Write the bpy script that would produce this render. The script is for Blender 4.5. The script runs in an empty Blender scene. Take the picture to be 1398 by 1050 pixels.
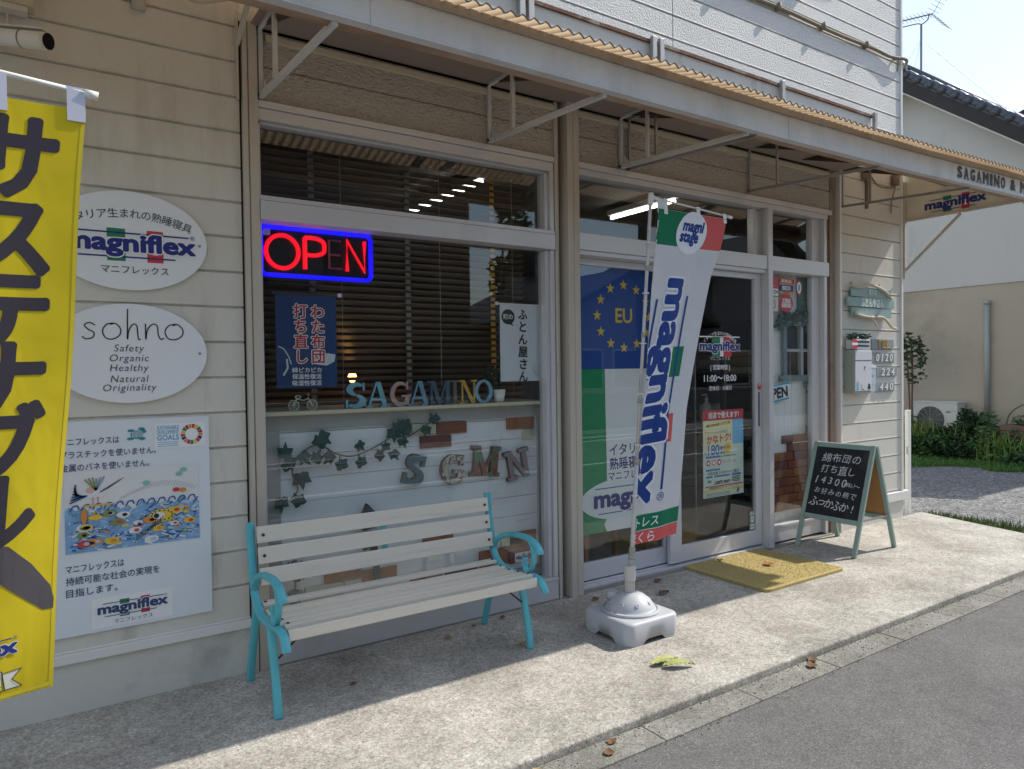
import bpy, bmesh, math, random
from mathutils import Vector, Matrix
R = math.radians
random.seed(11)
sc = bpy.context.scene
COL = sc.collection

# ------------------------------------------------------------------ camera
def setup_camera():
    yaw, pitch, roll = R(33.92), R(-1.12), R(-0.77)
    fw = Vector((math.sin(yaw)*math.cos(pitch), math.cos(yaw)*math.cos(pitch), math.sin(pitch)))
    rt = Vector((math.cos(yaw), -math.sin(yaw), 0))
    up = rt.cross(fw)
    r2 = rt*math.cos(roll) + up*math.sin(roll)
    u2 = up*math.cos(roll) - rt*math.sin(roll)
    cd = bpy.data.cameras.new('camera'); co = bpy.data.objects.new('camera', cd); COL.objects.link(co)
    m = Matrix.Identity(4)
    for i in range(3):
        m[i][0] = r2[i]; m[i][1] = u2[i]; m[i][2] = -fw[i]
    m[0][3], m[1][3], m[2][3] = 0, -3.85, 1.55
    co.matrix_world = m
    cd.sensor_width = 36; cd.lens = 979.72/1398*36; cd.clip_start = .05; cd.clip_end = 2000
    sc.camera = co
setup_camera()

# ------------------------------------------------------------------ sky, sun, exposure
SUN_EL, SUN_AZ = R(45), R(10)          # azimuth: from +X towards the street
SKY_STRENGTH, SUN_STRENGTH, EXPOSURE = 0.15, 3.2, 0.74
def setup_light():
    w = bpy.data.worlds.new('World'); sc.world = w; w.use_nodes = True
    nt = w.node_tree; nd = nt.nodes; lk = nt.links
    bg = nd['Background']; bg.inputs['Strength'].default_value = SKY_STRENGTH
    sky = nd.new('ShaderNodeTexSky'); sky.sky_type = 'NISHITA'; sky.sun_disc = False
    sky.sun_elevation = SUN_EL; sky.sun_rotation = math.pi/2 + SUN_AZ
    sky.air_density = 1.2; sky.dust_density = .7; sky.ozone_density = 1.6
    tc = nd.new('ShaderNodeTexCoord'); mp = nd.new('ShaderNodeMapping'); mp.inputs['Scale'].default_value = (1, 1, 2.6)
    nz = nd.new('ShaderNodeTexNoise'); nz.inputs['Scale'].default_value = 2.2; nz.inputs['Detail'].default_value = 8; nz.inputs['Roughness'].default_value = .58
    rp = nd.new('ShaderNodeValToRGB'); rp.color_ramp.elements[0].position = .42; rp.color_ramp.elements[1].position = .68
    mx = nd.new('ShaderNodeMixRGB'); mx.inputs['Color2'].default_value = (3.6, 4.1, 4.8, 1)
    lk.new(tc.outputs['Generated'], mp.inputs['Vector']); lk.new(mp.outputs['Vector'], nz.inputs['Vector'])
    lk.new(nz.outputs['Fac'], rp.inputs['Fac']); lk.new(rp.outputs['Color'], mx.inputs['Fac'])
    lk.new(sky.outputs['Color'], mx.inputs['Color1']); lk.new(mx.outputs['Color'], bg.inputs['Color'])
    ld = bpy.data.lights.new('sun', 'SUN'); ld.energy = SUN_STRENGTH; ld.angle = R(.5); ld.color = (1, .95, .87)
    lo = bpy.data.objects.new('sun', ld); COL.objects.link(lo)
    d = Vector((math.cos(SUN_EL)*math.cos(SUN_AZ), -math.cos(SUN_EL)*math.sin(SUN_AZ), math.sin(SUN_EL)))
    lo.rotation_euler = d.to_track_quat('Z', 'Y').to_euler(); lo.location = d*30
    sc.view_settings.view_transform = 'Standard'; sc.view_settings.look = 'None'
    sc.view_settings.exposure = EXPOSURE; sc.view_settings.gamma = 1
setup_light()
sc.cycles.max_bounces = 8; sc.cycles.transparent_max_bounces = 20; sc.cycles.transmission_bounces = 8
sc.cycles.use_denoising = True

# ------------------------------------------------------------------ materials
def lin(h):
    h = h.lstrip('#'); o = []
    for i in (0, 2, 4):
        c = int(h[i:i+2], 16)/255
        o.append(c/12.92 if c <= .04045 else ((c+.055)/1.055)**2.4)
    return tuple(o)
MATS = {}
def mat(name, col, rough=.55, metal=0., var=.08, vscale=6., bump=0., bscale=60., spec=.4, streak=0., coat=0., dirt=None, dscale=3., dlo=.5, dhi=.75, stretch=None, dist=.01, grime=None):
    """plain paint / stone / metal with noise variation, optional stains and relief"""
    if name in MATS: return MATS[name]
    if isinstance(col, str): col = lin(col)
    m = bpy.data.materials.new(name); m.use_nodes = True; MATS[name] = m
    nt = m.node_tree; nd = nt.nodes; lk = nt.links; b = nd['Principled BSDF']
    b.inputs['Roughness'].default_value = rough; b.inputs['Metallic'].default_value = metal
    b.inputs['Specular IOR Level'].default_value = spec; b.inputs['Coat Weight'].default_value = coat
    tc = nd.new('ShaderNodeTexCoord'); vec = tc.outputs['Object']
    if stretch:
        mp = nd.new('ShaderNodeMapping'); mp.inputs['Scale'].default_value = stretch; lk.new(vec, mp.inputs['Vector']); vec = mp.outputs['Vector']
    def noise(scale, det=4, ro=.55):
        n = nd.new('ShaderNodeTexNoise'); n.inputs['Scale'].default_value = scale; n.inputs['Detail'].default_value = det; n.inputs['Roughness'].default_value = ro
        lk.new(vec, n.inputs['Vector']); return n.outputs['Fac']
    def mix(a, bcol, fac):
        x = nd.new('ShaderNodeMixRGB'); lk.new(fac, x.inputs['Fac'])
        if isinstance(a, tuple): x.inputs['Color1'].default_value = a+(1,)
        else: lk.new(a, x.inputs['Color1'])
        x.inputs['Color2'].default_value = bcol+(1,)
        return x.outputs['Color']
    lo = tuple(c*(1-var) for c in col); hi = tuple(min(.95, c*(1+var)) for c in col)
    out = mix(lo, hi, noise(vscale))
    if dirt:
        dc = lin(dirt) if isinstance(dirt, str) else dirt
        rp = nd.new('ShaderNodeValToRGB'); rp.color_ramp.elements[0].position = dlo; rp.color_ramp.elements[1].position = dhi
        rp.color_ramp.elements[0].color = (0, 0, 0, 1); lk.new(noise(dscale, 7, .65), rp.inputs['Fac'])
        out = mix(out, dc, rp.outputs['Color'])
    if grime:                                   # dirt caught along the board joints
        off, per = grime; sx = nd.new('ShaderNodeSeparateXYZ'); lk.new(tc.outputs['Object'], sx.inputs[0])
        def mth(op, a, c=None):
            q = nd.new('ShaderNodeMath'); q.operation = op
            for i, x_ in enumerate((a, c)):
                if x_ is None: continue
                if isinstance(x_, float): q.inputs[i].default_value = x_
                else: lk.new(x_, q.inputs[i])
            return q.outputs[0]
        fr = mth('FRACT', mth('DIVIDE', mth('SUBTRACT', sx.outputs['Z'], off-per/2), per))
        dist_ = mth('ABSOLUTE', mth('SUBTRACT', fr, .5)); band = mth('SUBTRACT', 1.0, mth('MULTIPLY', dist_, 14.0))
        rp2 = nd.new('ShaderNodeValToRGB'); rp2.color_ramp.elements[0].position = .40; rp2.color_ramp.elements[1].position = .70
        g1 = nd.new('ShaderNodeTexNoise'); g1.inputs['Scale'].default_value = 7; g1.inputs['Detail'].default_value = 8; lk.new(tc.outputs['Object'], g1.inputs['Vector']); lk.new(g1.outputs['Fac'], rp2.inputs['Fac'])
        fac = mth('MULTIPLY', mth('MAXIMUM', band, 0.0), rp2.outputs['Color']); out = mix(out, (.20, .175, .14), mth('MULTIPLY', fac, .38))
    lk.new(out, b.inputs['Base Color'])
    if bump:
        bp = nd.new('ShaderNodeBump'); bp.inputs['Strength'].default_value = bump; bp.inputs['Distance'].default_value = dist
        lk.new(noise(bscale, 3, .6), bp.inputs['Height']); lk.new(bp.outputs['Normal'], b.inputs['Normal'])
    return m

def ground_mat(name, base, dark, light, gscale, patch, pscale, bump, rough=.9, speck=.5, dist=.006, mid=(.82, .81, .80)):
    """concrete, asphalt or gravel: grains of three tones, wide patches, relief"""
    m = bpy.data.materials.new(name); m.use_nodes = True; MATS[name] = m
    nt = m.node_tree; nd = nt.nodes; lk = nt.links; b = nd['Principled BSDF']
    b.inputs['Roughness'].default_value = rough; b.inputs['Specular IOR Level'].default_value = .25
    tc = nd.new('ShaderNodeTexCoord')
    def noise(scale, det, ro=.6):
        n = nd.new('ShaderNodeTexNoise'); n.inputs['Scale'].default_value = scale; n.inputs['Detail'].default_value = det; n.inputs['Roughness'].default_value = ro
        lk.new(tc.outputs['Object'], n.inputs['Vector']); return n.outputs['Fac']
    vo = nd.new('ShaderNodeTexVoronoi'); vo.inputs['Scale'].default_value = gscale; lk.new(tc.outputs['Object'], vo.inputs['Vector'])
    rp = nd.new('ShaderNodeValToRGB'); e = rp.color_ramp.elements
    e[0].position = 0; e[0].color = dark+(1,); e[1].position = 1; e[1].color = light+(1,)
    x = e.new(.5-.35*speck); x.color = base+(1,); x = e.new(.5+.35*speck); x.color = base+(1,)
    sp = nd.new('ShaderNodeSeparateColor'); lk.new(vo.outputs['Color'], sp.inputs['Color']); lk.new(sp.outputs[0], rp.inputs['Fac'])
    r2 = nd.new('ShaderNodeValToRGB'); r2.color_ramp.elements[0].position = .36; r2.color_ramp.elements[1].position = .66
    r2.color_ramp.elements[0].color = patch[0]+(1,); r2.color_ramp.elements[1].color = patch[1]+(1,)
    lk.new(noise(pscale, 8, .68), r2.inputs['Fac'])
    mu = nd.new('ShaderNodeMixRGB'); mu.blend_type = 'MULTIPLY'; mu.inputs['Fac'].default_value = 1
    lk.new(rp.outputs['Color'], mu.inputs['Color1']); lk.new(r2.outputs['Color'], mu.inputs['Color2'])
    r3 = nd.new('ShaderNodeValToRGB'); r3.color_ramp.elements[0].position = .3; r3.color_ramp.elements[1].position = .7
    r3.color_ramp.elements[0].color = (.80, .80, .80, 1); r3.color_ramp.elements[1].color = (1.18, 1.18, 1.18, 1)
    lk.new(noise(gscale*.45, 3), r3.inputs['Fac'])
    m2 = nd.new('ShaderNodeMixRGB'); m2.blend_type = 'MULTIPLY'; m2.inputs['Fac'].default_value = 1
    lk.new(mu.outputs['Color'], m2.inputs['Color1']); lk.new(r3.outputs['Color'], m2.inputs['Color2'])
    lk.new(m2.outputs['Color'], b.inputs['Base Color'])
    r4 = nd.new('ShaderNodeValToRGB'); r4.color_ramp.elements[0].position = .35; r4.color_ramp.elements[1].position = .62
    r4.color_ramp.elements[0].color = mid+(1,); r4.color_ramp.elements[1].color = (1.05, 1.05, 1.05, 1)
    lk.new(noise(pscale*11, 9, .75), r4.inputs['Fac'])
    m3 = nd.new('ShaderNodeMixRGB'); m3.blend_type = 'MULTIPLY'; m3.inputs['Fac'].default_value = 1
    lk.new(m2.outputs['Color'], m3.inputs['Color1']); lk.new(r4.outputs['Color'], m3.inputs['Color2']); lk.new(m3.outputs['Color'], b.inputs['Base Color'])
    bp = nd.new('ShaderNodeBump'); bp.inputs['Strength'].default_value = bump; bp.inputs['Distance'].default_value = dist
    lk.new(noise(gscale*.8, 4, .7), bp.inputs['Height']); lk.new(bp.outputs['Normal'], b.inputs['Normal'])
    return m

def emit(name, col, strength):
    if name in MATS: return MATS[name]
    m = bpy.data.materials.new(name); m.use_nodes = True; MATS[name] = m
    b = m.node_tree.nodes['Principled BSDF']
    b.inputs['Base Color'].default_value = (.02, .02, .02, 1)
    b.inputs['Emission Color'].default_value = tuple(col)+(1,); b.inputs['Emission Strength'].default_value = strength
    return m

def glass_mat():
    m = bpy.data.materials.new('window_glass'); m.use_nodes = True; MATS['glass'] = m
    nt = m.node_tree; nd = nt.nodes; lk = nt.links
    for n in list(nd): nd.remove(n)
    o = nd.new('ShaderNodeOutputMaterial'); mx = nd.new('ShaderNodeMixShader')
    t = nd.new('ShaderNodeBsdfTransparent'); t.inputs['Color'].default_value = (.965, .98, .97, 1)
    g = nd.new('ShaderNodeBsdfGlossy'); g.inputs['Roughness'].default_value = .004; g.inputs['Color'].default_value = (1, 1, 1, 1)
    lw = nd.new('ShaderNodeLayerWeight'); lw.inputs['Blend'].default_value = .5
    pw = nd.new('ShaderNodeMath'); pw.operation = 'POWER'; pw.inputs[1].default_value = 5
    ma = nd.new('ShaderNodeMath'); ma.operation = 'MULTIPLY_ADD'; ma.inputs[1].default_value = .95; ma.inputs[2].default_value = .04
    lk.new(lw.outputs['Facing'], pw.inputs[0]); lk.new(pw.outputs[0], ma.inputs[0])
    lk.new(ma.outputs[0], mx.inputs['Fac']); lk.new(t.outputs[0], mx.inputs[1]); lk.new(g.outputs[0], mx.inputs[2]); lk.new(mx.outputs[0], o.inputs['Surface'])
    return m

def sheet_mat(name, col, trans, tw=.5, dirt=None, crease=0., wave=0.):
    """thin translucent cloth or plastic sheet"""
    m = bpy.data.materials.new(name); m.use_nodes = True; MATS[name] = m
    nt = m.node_tree; nd = nt.nodes; lk = nt.links
    for n in list(nd): nd.remove(n)
    o = nd.new('ShaderNodeOutputMaterial'); mx = nd.new('ShaderNodeMixShader'); mx.inputs['Fac'].default_value = tw
    d = nd.new('ShaderNodeBsdfDiffuse'); t = nd.new('ShaderNodeBsdfTranslucent')
    tc = nd.new('ShaderNodeTexCoord'); nz = nd.new('ShaderNodeTexNoise'); nz.inputs['Scale'].default_value = 5; nz.inputs['Detail'].default_value = 6
    lk.new(tc.outputs['Object'], nz.inputs['Vector'])
    for n, c in ((d, col), (t, trans)):
        x = nd.new('ShaderNodeMixRGB'); x.inputs['Color1'].default_value = tuple(v*(.75 if dirt else .95) for v in c)+(1,); x.inputs['Color2'].default_value = tuple(min(.95, v*1.08) for v in c)+(1,)
        lk.new(nz.outputs['Fac'], x.inputs['Fac']); lk.new(x.outputs['Color'], n.inputs['Color'])
        if wave:                                # dirt lying in the valleys of the corrugation
            wv = nd.new('ShaderNodeTexWave'); wv.wave_type = 'BANDS'; wv.bands_direction = 'X'; wv.inputs['Scale'].default_value = 2*math.pi/wave/20; wv.inputs['Distortion'].default_value = 0
            lk.new(tc.outputs['Object'], wv.inputs['Vector']); y_ = nd.new('ShaderNodeMixRGB'); y_.blend_type = 'MULTIPLY'; y_.inputs['Color2'].default_value = (.46, .41, .36, 1)
            lk.new(wv.outputs['Fac'], y_.inputs['Fac']); lk.new(x.outputs['Color'], y_.inputs['Color1']); lk.new(y_.outputs['Color'], n.inputs['Color'])
    if crease:
        n2 = nd.new('ShaderNodeTexNoise'); n2.inputs['Scale'].default_value = 2.6; n2.inputs['Detail'].default_value = 3; n2.inputs['Distortion'].default_value = .4
        mp = nd.new('ShaderNodeMapping'); mp.inputs['Scale'].default_value = (1.6, 1, .8); lk.new(tc.outputs['Object'], mp.inputs['Vector']); lk.new(mp.outputs['Vector'], n2.inputs['Vector'])
        bp = nd.new('ShaderNodeBump'); bp.inputs['Strength'].default_value = crease; bp.inputs['Distance'].default_value = .05; lk.new(n2.outputs['Fac'], bp.inputs['Height'])
        lk.new(bp.outputs['Normal'], d.inputs['Normal']); lk.new(bp.outputs['Normal'], t.inputs['Normal'])
    lk.new(d.outputs[0], mx.inputs[1]); lk.new(t.outputs[0], mx.inputs[2]); lk.new(mx.outputs[0], o.inputs['Surface'])
    return m

# ------------------------------------------------------------------ mesh building
def wloc(o):
    v = Vector((0, 0, 0))
    while o is not None:
        v += o.location; o = o.parent
    return v
class MB:
    def __init__(s): s.v = []; s.f = []; s.m = []
    def add(s, vs, fs, mi=0):
        n = len(s.v); s.v += [tuple(x) for x in vs]; s.f += [tuple(i+n for i in f) for f in fs]; s.m += [mi]*len(fs); return s
    def box(s, x0, x1, y0, y1, z0, z1, mi=0):
        return s.add([(x, y, z) for x in (x0, x1) for y in (y0, y1) for z in (z0, z1)],
                     [(0, 1, 3, 2), (4, 6, 7, 5), (0, 4, 5, 1), (2, 3, 7, 6), (0, 2, 6, 4), (1, 5, 7, 3)], mi)
    def bar(s, p, q, w, h, mi=0, up=(0, 0, 1)):
        p, q, up = Vector(p), Vector(q), Vector(up); d = (q-p).normalized()
        a = d.cross(up)
        if a.length < 1e-4: a = d.cross(Vector((1, 0, 0)))
        a.normalize(); b = a.cross(d); vs = []
        for c in (p, q):
            for i, j in ((-1, -1), (1, -1), (1, 1), (-1, 1)): vs.append(c + a*(w/2*i) + b*(h/2*j))
        return s.add(vs, [(0, 3, 2, 1), (4, 5, 6, 7), (0, 1, 5, 4), (1, 2, 6, 5), (2, 3, 7, 6), (3, 0, 4, 7)], mi)
    def sweep(s, pts, sec, mi=0, up=(1, 0, 0), cap=True, scale=None):
        """sweep a closed 2-D section along a polyline; section x runs along `up`"""
        pts = [Vector(p) for p in pts]; up = Vector(up); n = len(sec); vs = []; fs = []
        for i, p in enumerate(pts):
            d = (pts[min(i+1, len(pts)-1)] - pts[max(i-1, 0)]).normalized()
            a = (up - d*up.dot(d))
            if a.length < 1e-4: a = d.cross(Vector((.3, .5, .8)))
            a.normalize(); b = d.cross(a); k = scale[i] if scale else 1
            vs += [p + a*(x*k) + b*(y*k) for x, y in sec]
        for i in range(len(pts)-1):
            for j in range(n): fs.append((i*n+j, i*n+(j+1) % n, (i+1)*n+(j+1) % n, (i+1)*n+j))
        if cap: fs += [tuple(range(n))[::-1], tuple((len(pts)-1)*n+j for j in range(n))]
        return s.add(vs, fs, mi)
    def tube(s, pts, r, seg=8, mi=0, up=(.31, .22, .92), scale=None):
        return s.sweep(pts, [(r*math.cos(2*math.pi*i/seg), r*math.sin(2*math.pi*i/seg)) for i in range(seg)], mi, up, True, scale)
    def lathe(s, c, prof, seg=24, mi=0, axis=None):
        """prof: (radius, height) pairs; axis: None = z, else (ex, ey, ez) frame"""
        ex, ey, ez = axis or (Vector((1, 0, 0)), Vector((0, 1, 0)), Vector((0, 0, 1))); c = Vector(c); vs = []; fs = []
        for r, h in prof:
            for i in range(seg):
                t = 2*math.pi*i/seg; vs.append(c + ex*(r*math.cos(t)) + ey*(r*math.sin(t)) + ez*h)
        for k in range(len(prof)-1):
            for i in range(seg): fs.append((k*seg+i, k*seg+(i+1) % seg, (k+1)*seg+(i+1) % seg, (k+1)*seg+i))
        fs += [tuple(range(seg))[::-1], tuple((len(prof)-1)*seg+i for i in range(seg))]
        return s.add(vs, fs, mi)
    def prism(s, poly, o, u, v, n, t, mi=0, mside=None):
        """flat polygon (u,v) at origin o, thickness t along n"""
        o, u, v, n = map(Vector, (o, u, v, n)); k = len(poly)
        vs = [o+u*a+v*b for a, b in poly] + [o+u*a+v*b+n*t for a, b in poly]
        s.add(vs, [tuple(range(k))[::-1], tuple(range(k, 2*k))], mi)
        nn = len(s.v)-2*k
        for i in range(k):
            j = (i+1) % k; s.f.append((nn+i, nn+j, nn+k+j, nn+k+i)); s.m.append(mi if mside is None else mside)
        return s
    def build(s, name, mats, parent=None, smooth=False, bevel=0., segs=2, recalc=True):
        if not isinstance(mats, (list, tuple)): mats = [mats]
        o = wloc(parent) if parent is not None else Vector((0, 0, 0))
        me = bpy.data.meshes.new(name); me.from_pydata([tuple(Vector(v)-o) for v in s.v], [], s.f)
        for m in mats: me.materials.append(m)
        for p, i in zip(me.polygons, s.m): p.material_index = i; p.use_smooth = smooth
        if recalc:
            bm = bmesh.new(); bm.from_mesh(me); bmesh.ops.recalc_face_normals(bm, faces=bm.faces); bm.to_mesh(me); bm.free()
        me.update()
        ob = bpy.data.objects.new(name, me); COL.objects.link(ob)
        if parent is not None: ob.parent = parent
        if bevel:
            b = ob.modifiers.new('bevel', 'BEVEL'); b.width = bevel; b.segments = segs; b.limit_method = 'ANGLE'; b.angle_limit = R(40)
        if smooth:
            try: me.shade_auto_smooth(use_auto_smooth=True)
            except Exception: pass
        return ob
def tag(o, label=None, cat=None, group=None, kind=None):
    if label: o['label'] = label
    if cat: o['category'] = cat
    if group: o['group'] = group
    if kind: o['kind'] = kind
    return o
def thing(name, label, cat, loc=(0, 0, 0), group=None):
    o = bpy.data.objects.new(name, None); COL.objects.link(o); o.location = loc; o.empty_display_size = .1
    return tag(o, label, cat, group)
def structure(o): return tag(o, kind='structure')

def crom(pts, n=6):
    """smooth curve through points"""
    P = [Vector(p) for p in pts]; out = []
    for i in range(len(P)-1):
        p0, p1, p2, p3 = P[max(i-1, 0)], P[i], P[i+1], P[min(i+2, len(P)-1)]
        for k in range(n):
            t = k/n
            out.append(.5*((2*p1)+(p2-p0)*t+(2*p0-5*p1+4*p2-p3)*t*t+(3*p1-p0-3*p2+p3)*t**3))
    return out+[P[-1]]
def lerp_table(tab, x):
    if x <= tab[0][0]: return tab[0][1]
    for (a, b), (c, d) in zip(tab, tab[1:]):
        if x <= c: return b+(d-b)*(x-a)/(c-a)
    return tab[-1][1]

# ------------------------------------------------------------------ lettering and flat print
_gl = {}
def glyphs(body, bold=0., spacing=1.):
    key = (body, round(bold, 4), spacing)
    if key in _gl: return _gl[key]
    c = bpy.data.curves.new('glyph', 'FONT'); c.body = body; c.offset = bold; c.resolution_u = 3; c.space_character = spacing; c.fill_mode = 'FRONT'
    o = bpy.data.objects.new('glyph', c); COL.objects.link(o)
    dg = bpy.context.evaluated_depsgraph_get(); dg.update()
    me = bpy.data.meshes.new_from_object(o.evaluated_get(dg))
    vs = [(v.co.x, v.co.y) for v in me.vertices]; fs = [tuple(p.vertices) for p in me.polygons]
    bpy.data.objects.remove(o); bpy.data.curves.remove(c); bpy.data.meshes.remove(me)
    xs = [v[0] for v in vs] or [0]; ys = [v[1] for v in vs] or [0]
    _gl[key] = (vs, fs, (min(xs), min(ys), max(xs), max(ys))); return _gl[key]
class Sheet:
    """flat print in (u,v); layers are stacked outwards along the normal"""
    STEP = .0007
    def __init__(s): s.v = []; s.f = []; s.m = []; s.xf = None
    def add(s, vs, fs, mi, layer):
        n = len(s.v)
        for a, b in vs:
            if s.xf: a, b = s.xf(a, b)
            s.v.append((a, b, layer))
        s.f += [tuple(i+n for i in f) for f in fs]; s.m += [mi]*len(fs); return s
    def rect(s, u0, v0, u1, v1, mi, layer=1): return s.add([(u0, v0), (u1, v0), (u1, v1), (u0, v1)], [(0, 1, 2, 3)], mi, layer)
    def poly(s, pts, mi, layer=1): return s.add(pts, [tuple(range(len(pts)))], mi, layer)
    def ellipse(s, cu, cv, a, b, mi, layer=1, seg=40, a0=0., a1=360.):
        full = a1-a0 >= 359.9; n = seg if full else seg+1
        p = [(cu+a*math.cos(R(a0+(a1-a0)*i/seg)), cv+b*math.sin(R(a0+(a1-a0)*i/seg))) for i in range(n)]
        return s.poly(p, mi, layer)
    def ring(s, cu, cv, r0, r1, mi, layer=1, a0=0., a1=360., seg=20):
        vs = []; fs = []
        for i in range(seg+1):
            t = R(a0+(a1-a0)*i/seg); vs += [(cu+r0*math.cos(t), cv+r0*math.sin(t)), (cu+r1*math.cos(t), cv+r1*math.sin(t))]
        for i in range(seg): fs.append((2*i, 2*i+1, 2*i+3, 2*i+2))
        return s.add(vs, fs, mi, layer)
    def line(s, pts, w, mi, layer=1):
        for (a, b), (c, d) in zip(pts, pts[1:]):
            L = math.hypot(c-a, d-b) or 1e-6; nx, ny = -(d-b)/L*w/2, (c-a)/L*w/2
            s.poly([(a-nx, b-ny), (c-nx, d-ny), (c+nx, d+ny), (a+nx, b+ny)], mi, layer)
        return s
    def star(s, cu, cv, r, mi, layer=1):
        return s.poly([(cu+(r if i % 2 == 0 else r*.42)*math.sin(R(36*i)), cv+(r if i % 2 == 0 else r*.42)*math.cos(R(36*i))) for i in range(10)], mi, layer)
    def text(s, body, u, v, h, mi, layer=2, w=None, align='c', bold=0., rot=0., shear=0., fit=False, spacing=1.):
        """h = em size (or exact box height when fit); (u,v) = centre / left of the box"""
        vs, fs, (x0, y0, x1, y1) = glyphs(body, min(bold, 0.), spacing)
        if not vs: return s
        bold = max(bold, 0.)
        sy = h/(y1-y0) if fit else h
        sx = (w/(x1-x0)) if w else sy
        c0 = {'c': (x0+x1)/2, 'l': x0, 'r': x1}[align]; cy = (y0+y1)/2
        cr, sr = math.cos(R(rot)), math.sin(R(rot)); out = []
        if fit and bold:
            sy *= (y1-y0)/(y1-y0+2*bold); sx *= (x1-x0)/(x1-x0+2*bold) if w else 1
        for x, y in vs:
            b = (y-cy)*sy; a = (x-c0)*sx + shear*b
            out.append((u+a*cr-b*sr, v+a*sr+b*cr))
        return s.fat(out, fs, mi, layer, bold*sx, bold*sy)
    def fat(s, out, fs, mi, layer, bx, by=None):
        """heavier weight: the glyph repeated a hair around itself"""
        if bx <= 0: return s.add(out, fs, mi, layer)
        by = bx if by is None else by; n = 14 if len(out) < 160 else (8 if len(out) < 1500 else 4)
        for k in range(n):
            t = 2*math.pi*(k+.5)/n; s.add([(a+bx*math.cos(t), b+by*math.sin(t)) for a, b in out], fs, mi, layer+.03*k)
        return s
    def vtext(s, body, u, v, size, pitch, mi, layer=2, bold=0., wob=0., sx=1.):
        for i, ch in enumerate(body):
            if ch in ' \n': continue
            vs, fs, (x0, y0, x1, y1) = glyphs(ch)
            cx = .5 if ord(ch) > 0x2000 else (x0+x1)/2
            r = R(random.uniform(-wob, wob)*30); out = []
            for x, y in vs:
                a, b = (x-cx)*size*sx, (y-.38)*size
                out.append((u+a*math.cos(r)-b*math.sin(r), v-pitch*i+a*math.sin(r)+b*math.cos(r)))
            s.fat(out, fs, mi, layer, bold*size)
        return s
    def arctext(s, body, cu, cv, rad, size, mi, a0, a1, layer=2, bold=0.):
        """characters spread over an arc from angle a0 to a1 (degrees, clockwise)"""
        n = len(body)
        for i, ch in enumerate(body):
            t = a0+(a1-a0)*i/max(1, n-1); vs, fs, bb = glyphs(ch); r = R(t-90); out = []
            for x, y in vs:
                a, b = (x-.5)*size, (y-.38)*size
                out.append((cu+rad*math.cos(R(t))+a*math.cos(r)-b*math.sin(r), cv+rad*math.sin(R(t))+a*math.sin(r)+b*math.cos(r)))
            s.fat(out, fs, mi, layer, bold*size)
        return s
    def build(s, name, mats, parent, o=(0, 0, 0), u=(1, 0, 0), v=(0, 0, 1), base=.0008, fn=None, cut=None):
        me = bpy.data.meshes.new(name)
        me.from_pydata([(a, b, l) for a, b, l in s.v], [], s.f)
        for p, i in zip(me.polygons, s.m): p.material_index = i
        if cut:
            bm = bmesh.new(); bm.from_mesh(me)
            for ax, step in ((0, cut[0]), (1, cut[1])):
                lo = min(x[ax] for x in s.v); hi = max(x[ax] for x in s.v); t = math.floor(lo/step)*step+step
                while t < hi:
                    n = [0, 0, 0]; n[ax] = 1; c = [0, 0, 0]; c[ax] = t
                    bmesh.ops.bisect_plane(bm, geom=bm.verts[:]+bm.edges[:]+bm.faces[:], plane_co=c, plane_no=n); t += step
            bm.to_mesh(me); bm.free()
        O = wloc(parent); o, u, v = Vector(o), Vector(u).normalized(), Vector(v).normalized(); nn = u.cross(v)
        for x in me.vertices:
            a, b, l = x.co; off = base+l*s.STEP
            p = Vector(fn(a, b, off)) if fn else o+u*a+v*b+nn*off
            x.co = p-O
        for m in mats: me.materials.append(m)
        me.update(); ob = bpy.data.objects.new(name, me); COL.objects.link(ob); ob.parent = parent
        return ob
def wordmark(S, u, v, w, mi, layer=2, boxes=True, lines=True, short=False, flip=False, white=True):
    """slab lower-case wordmark with a green and a red block; mi = (navy, green, red, white)"""
    N, G_, D, W = mi; old = S.xf
    def xf(a, b):
        p = (u+(b*w), v-(a*w)) if flip else (u+a*w, v+b*w)
        return old(*p) if old else p
    S.xf = xf
    if boxes:
        S.rect(-.19, -.135, -.055, .135, G_, layer); S.rect(.11, -.135, .235, .135, D, layer)
        S.rect(-.19, .04, -.055, .06, W, layer+1); S.rect(.11, .04, .235, .06, W, layer+1)
        S.rect(-.165, -.04, -.075, .025, W, layer+1); S.rect(.15, -.07, .195, .1, W, layer+1)
    if lines:
        S.rect(-.42, .094, .44, .106, N, layer+2); S.rect(-.40, -.106, .33, -.094, N, layer+2)
    if white: S.text('magniflex', 0, 0.0, .228, W, layer+3, w=1.015, bold=.085, fit=True)
    S.text('magniflex', 0, 0, .208, N, layer+4, w=.995, bold=.045, fit=True)
    
    S.text('®', .47, .10, .05, N, layer+2)
    S.xf = old
# ================================================================== materials used by several things
M_SIDING = mat('painted siding', (.63, .60, .53), .7, var=.06, vscale=2.5, bump=.55, bscale=140, stretch=(1, 1, .22), dirt=(.40, .36, .30), dscale=4.5, dlo=.54, dhi=.85, dist=.004, grime=(.461, .179))
M_SIDING_UP = mat('stucco grained siding', (.72, .70, .665), .75, var=.05, vscale=3, bump=1., bscale=70, dirt=(.55, .53, .49), dscale=1.3, dlo=.55, dhi=.9, dist=.012, grime=(.461, .179))  # same boards as below, with the sunlit white put into the colour
M_STUCCO = mat('sprayed stucco', (.57, .52, .445), .8, var=.10, vscale=30, bump=1., bscale=34, stretch=(1, 1, 1.7), dist=.05)
M_PLINTH = mat('painted concrete base', (.62, .60, .53), .7, var=.06, vscale=3, bump=.25, bscale=50, dirt=(.30, .29, .25), dscale=2.2, dlo=.55, dhi=.85)
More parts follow.
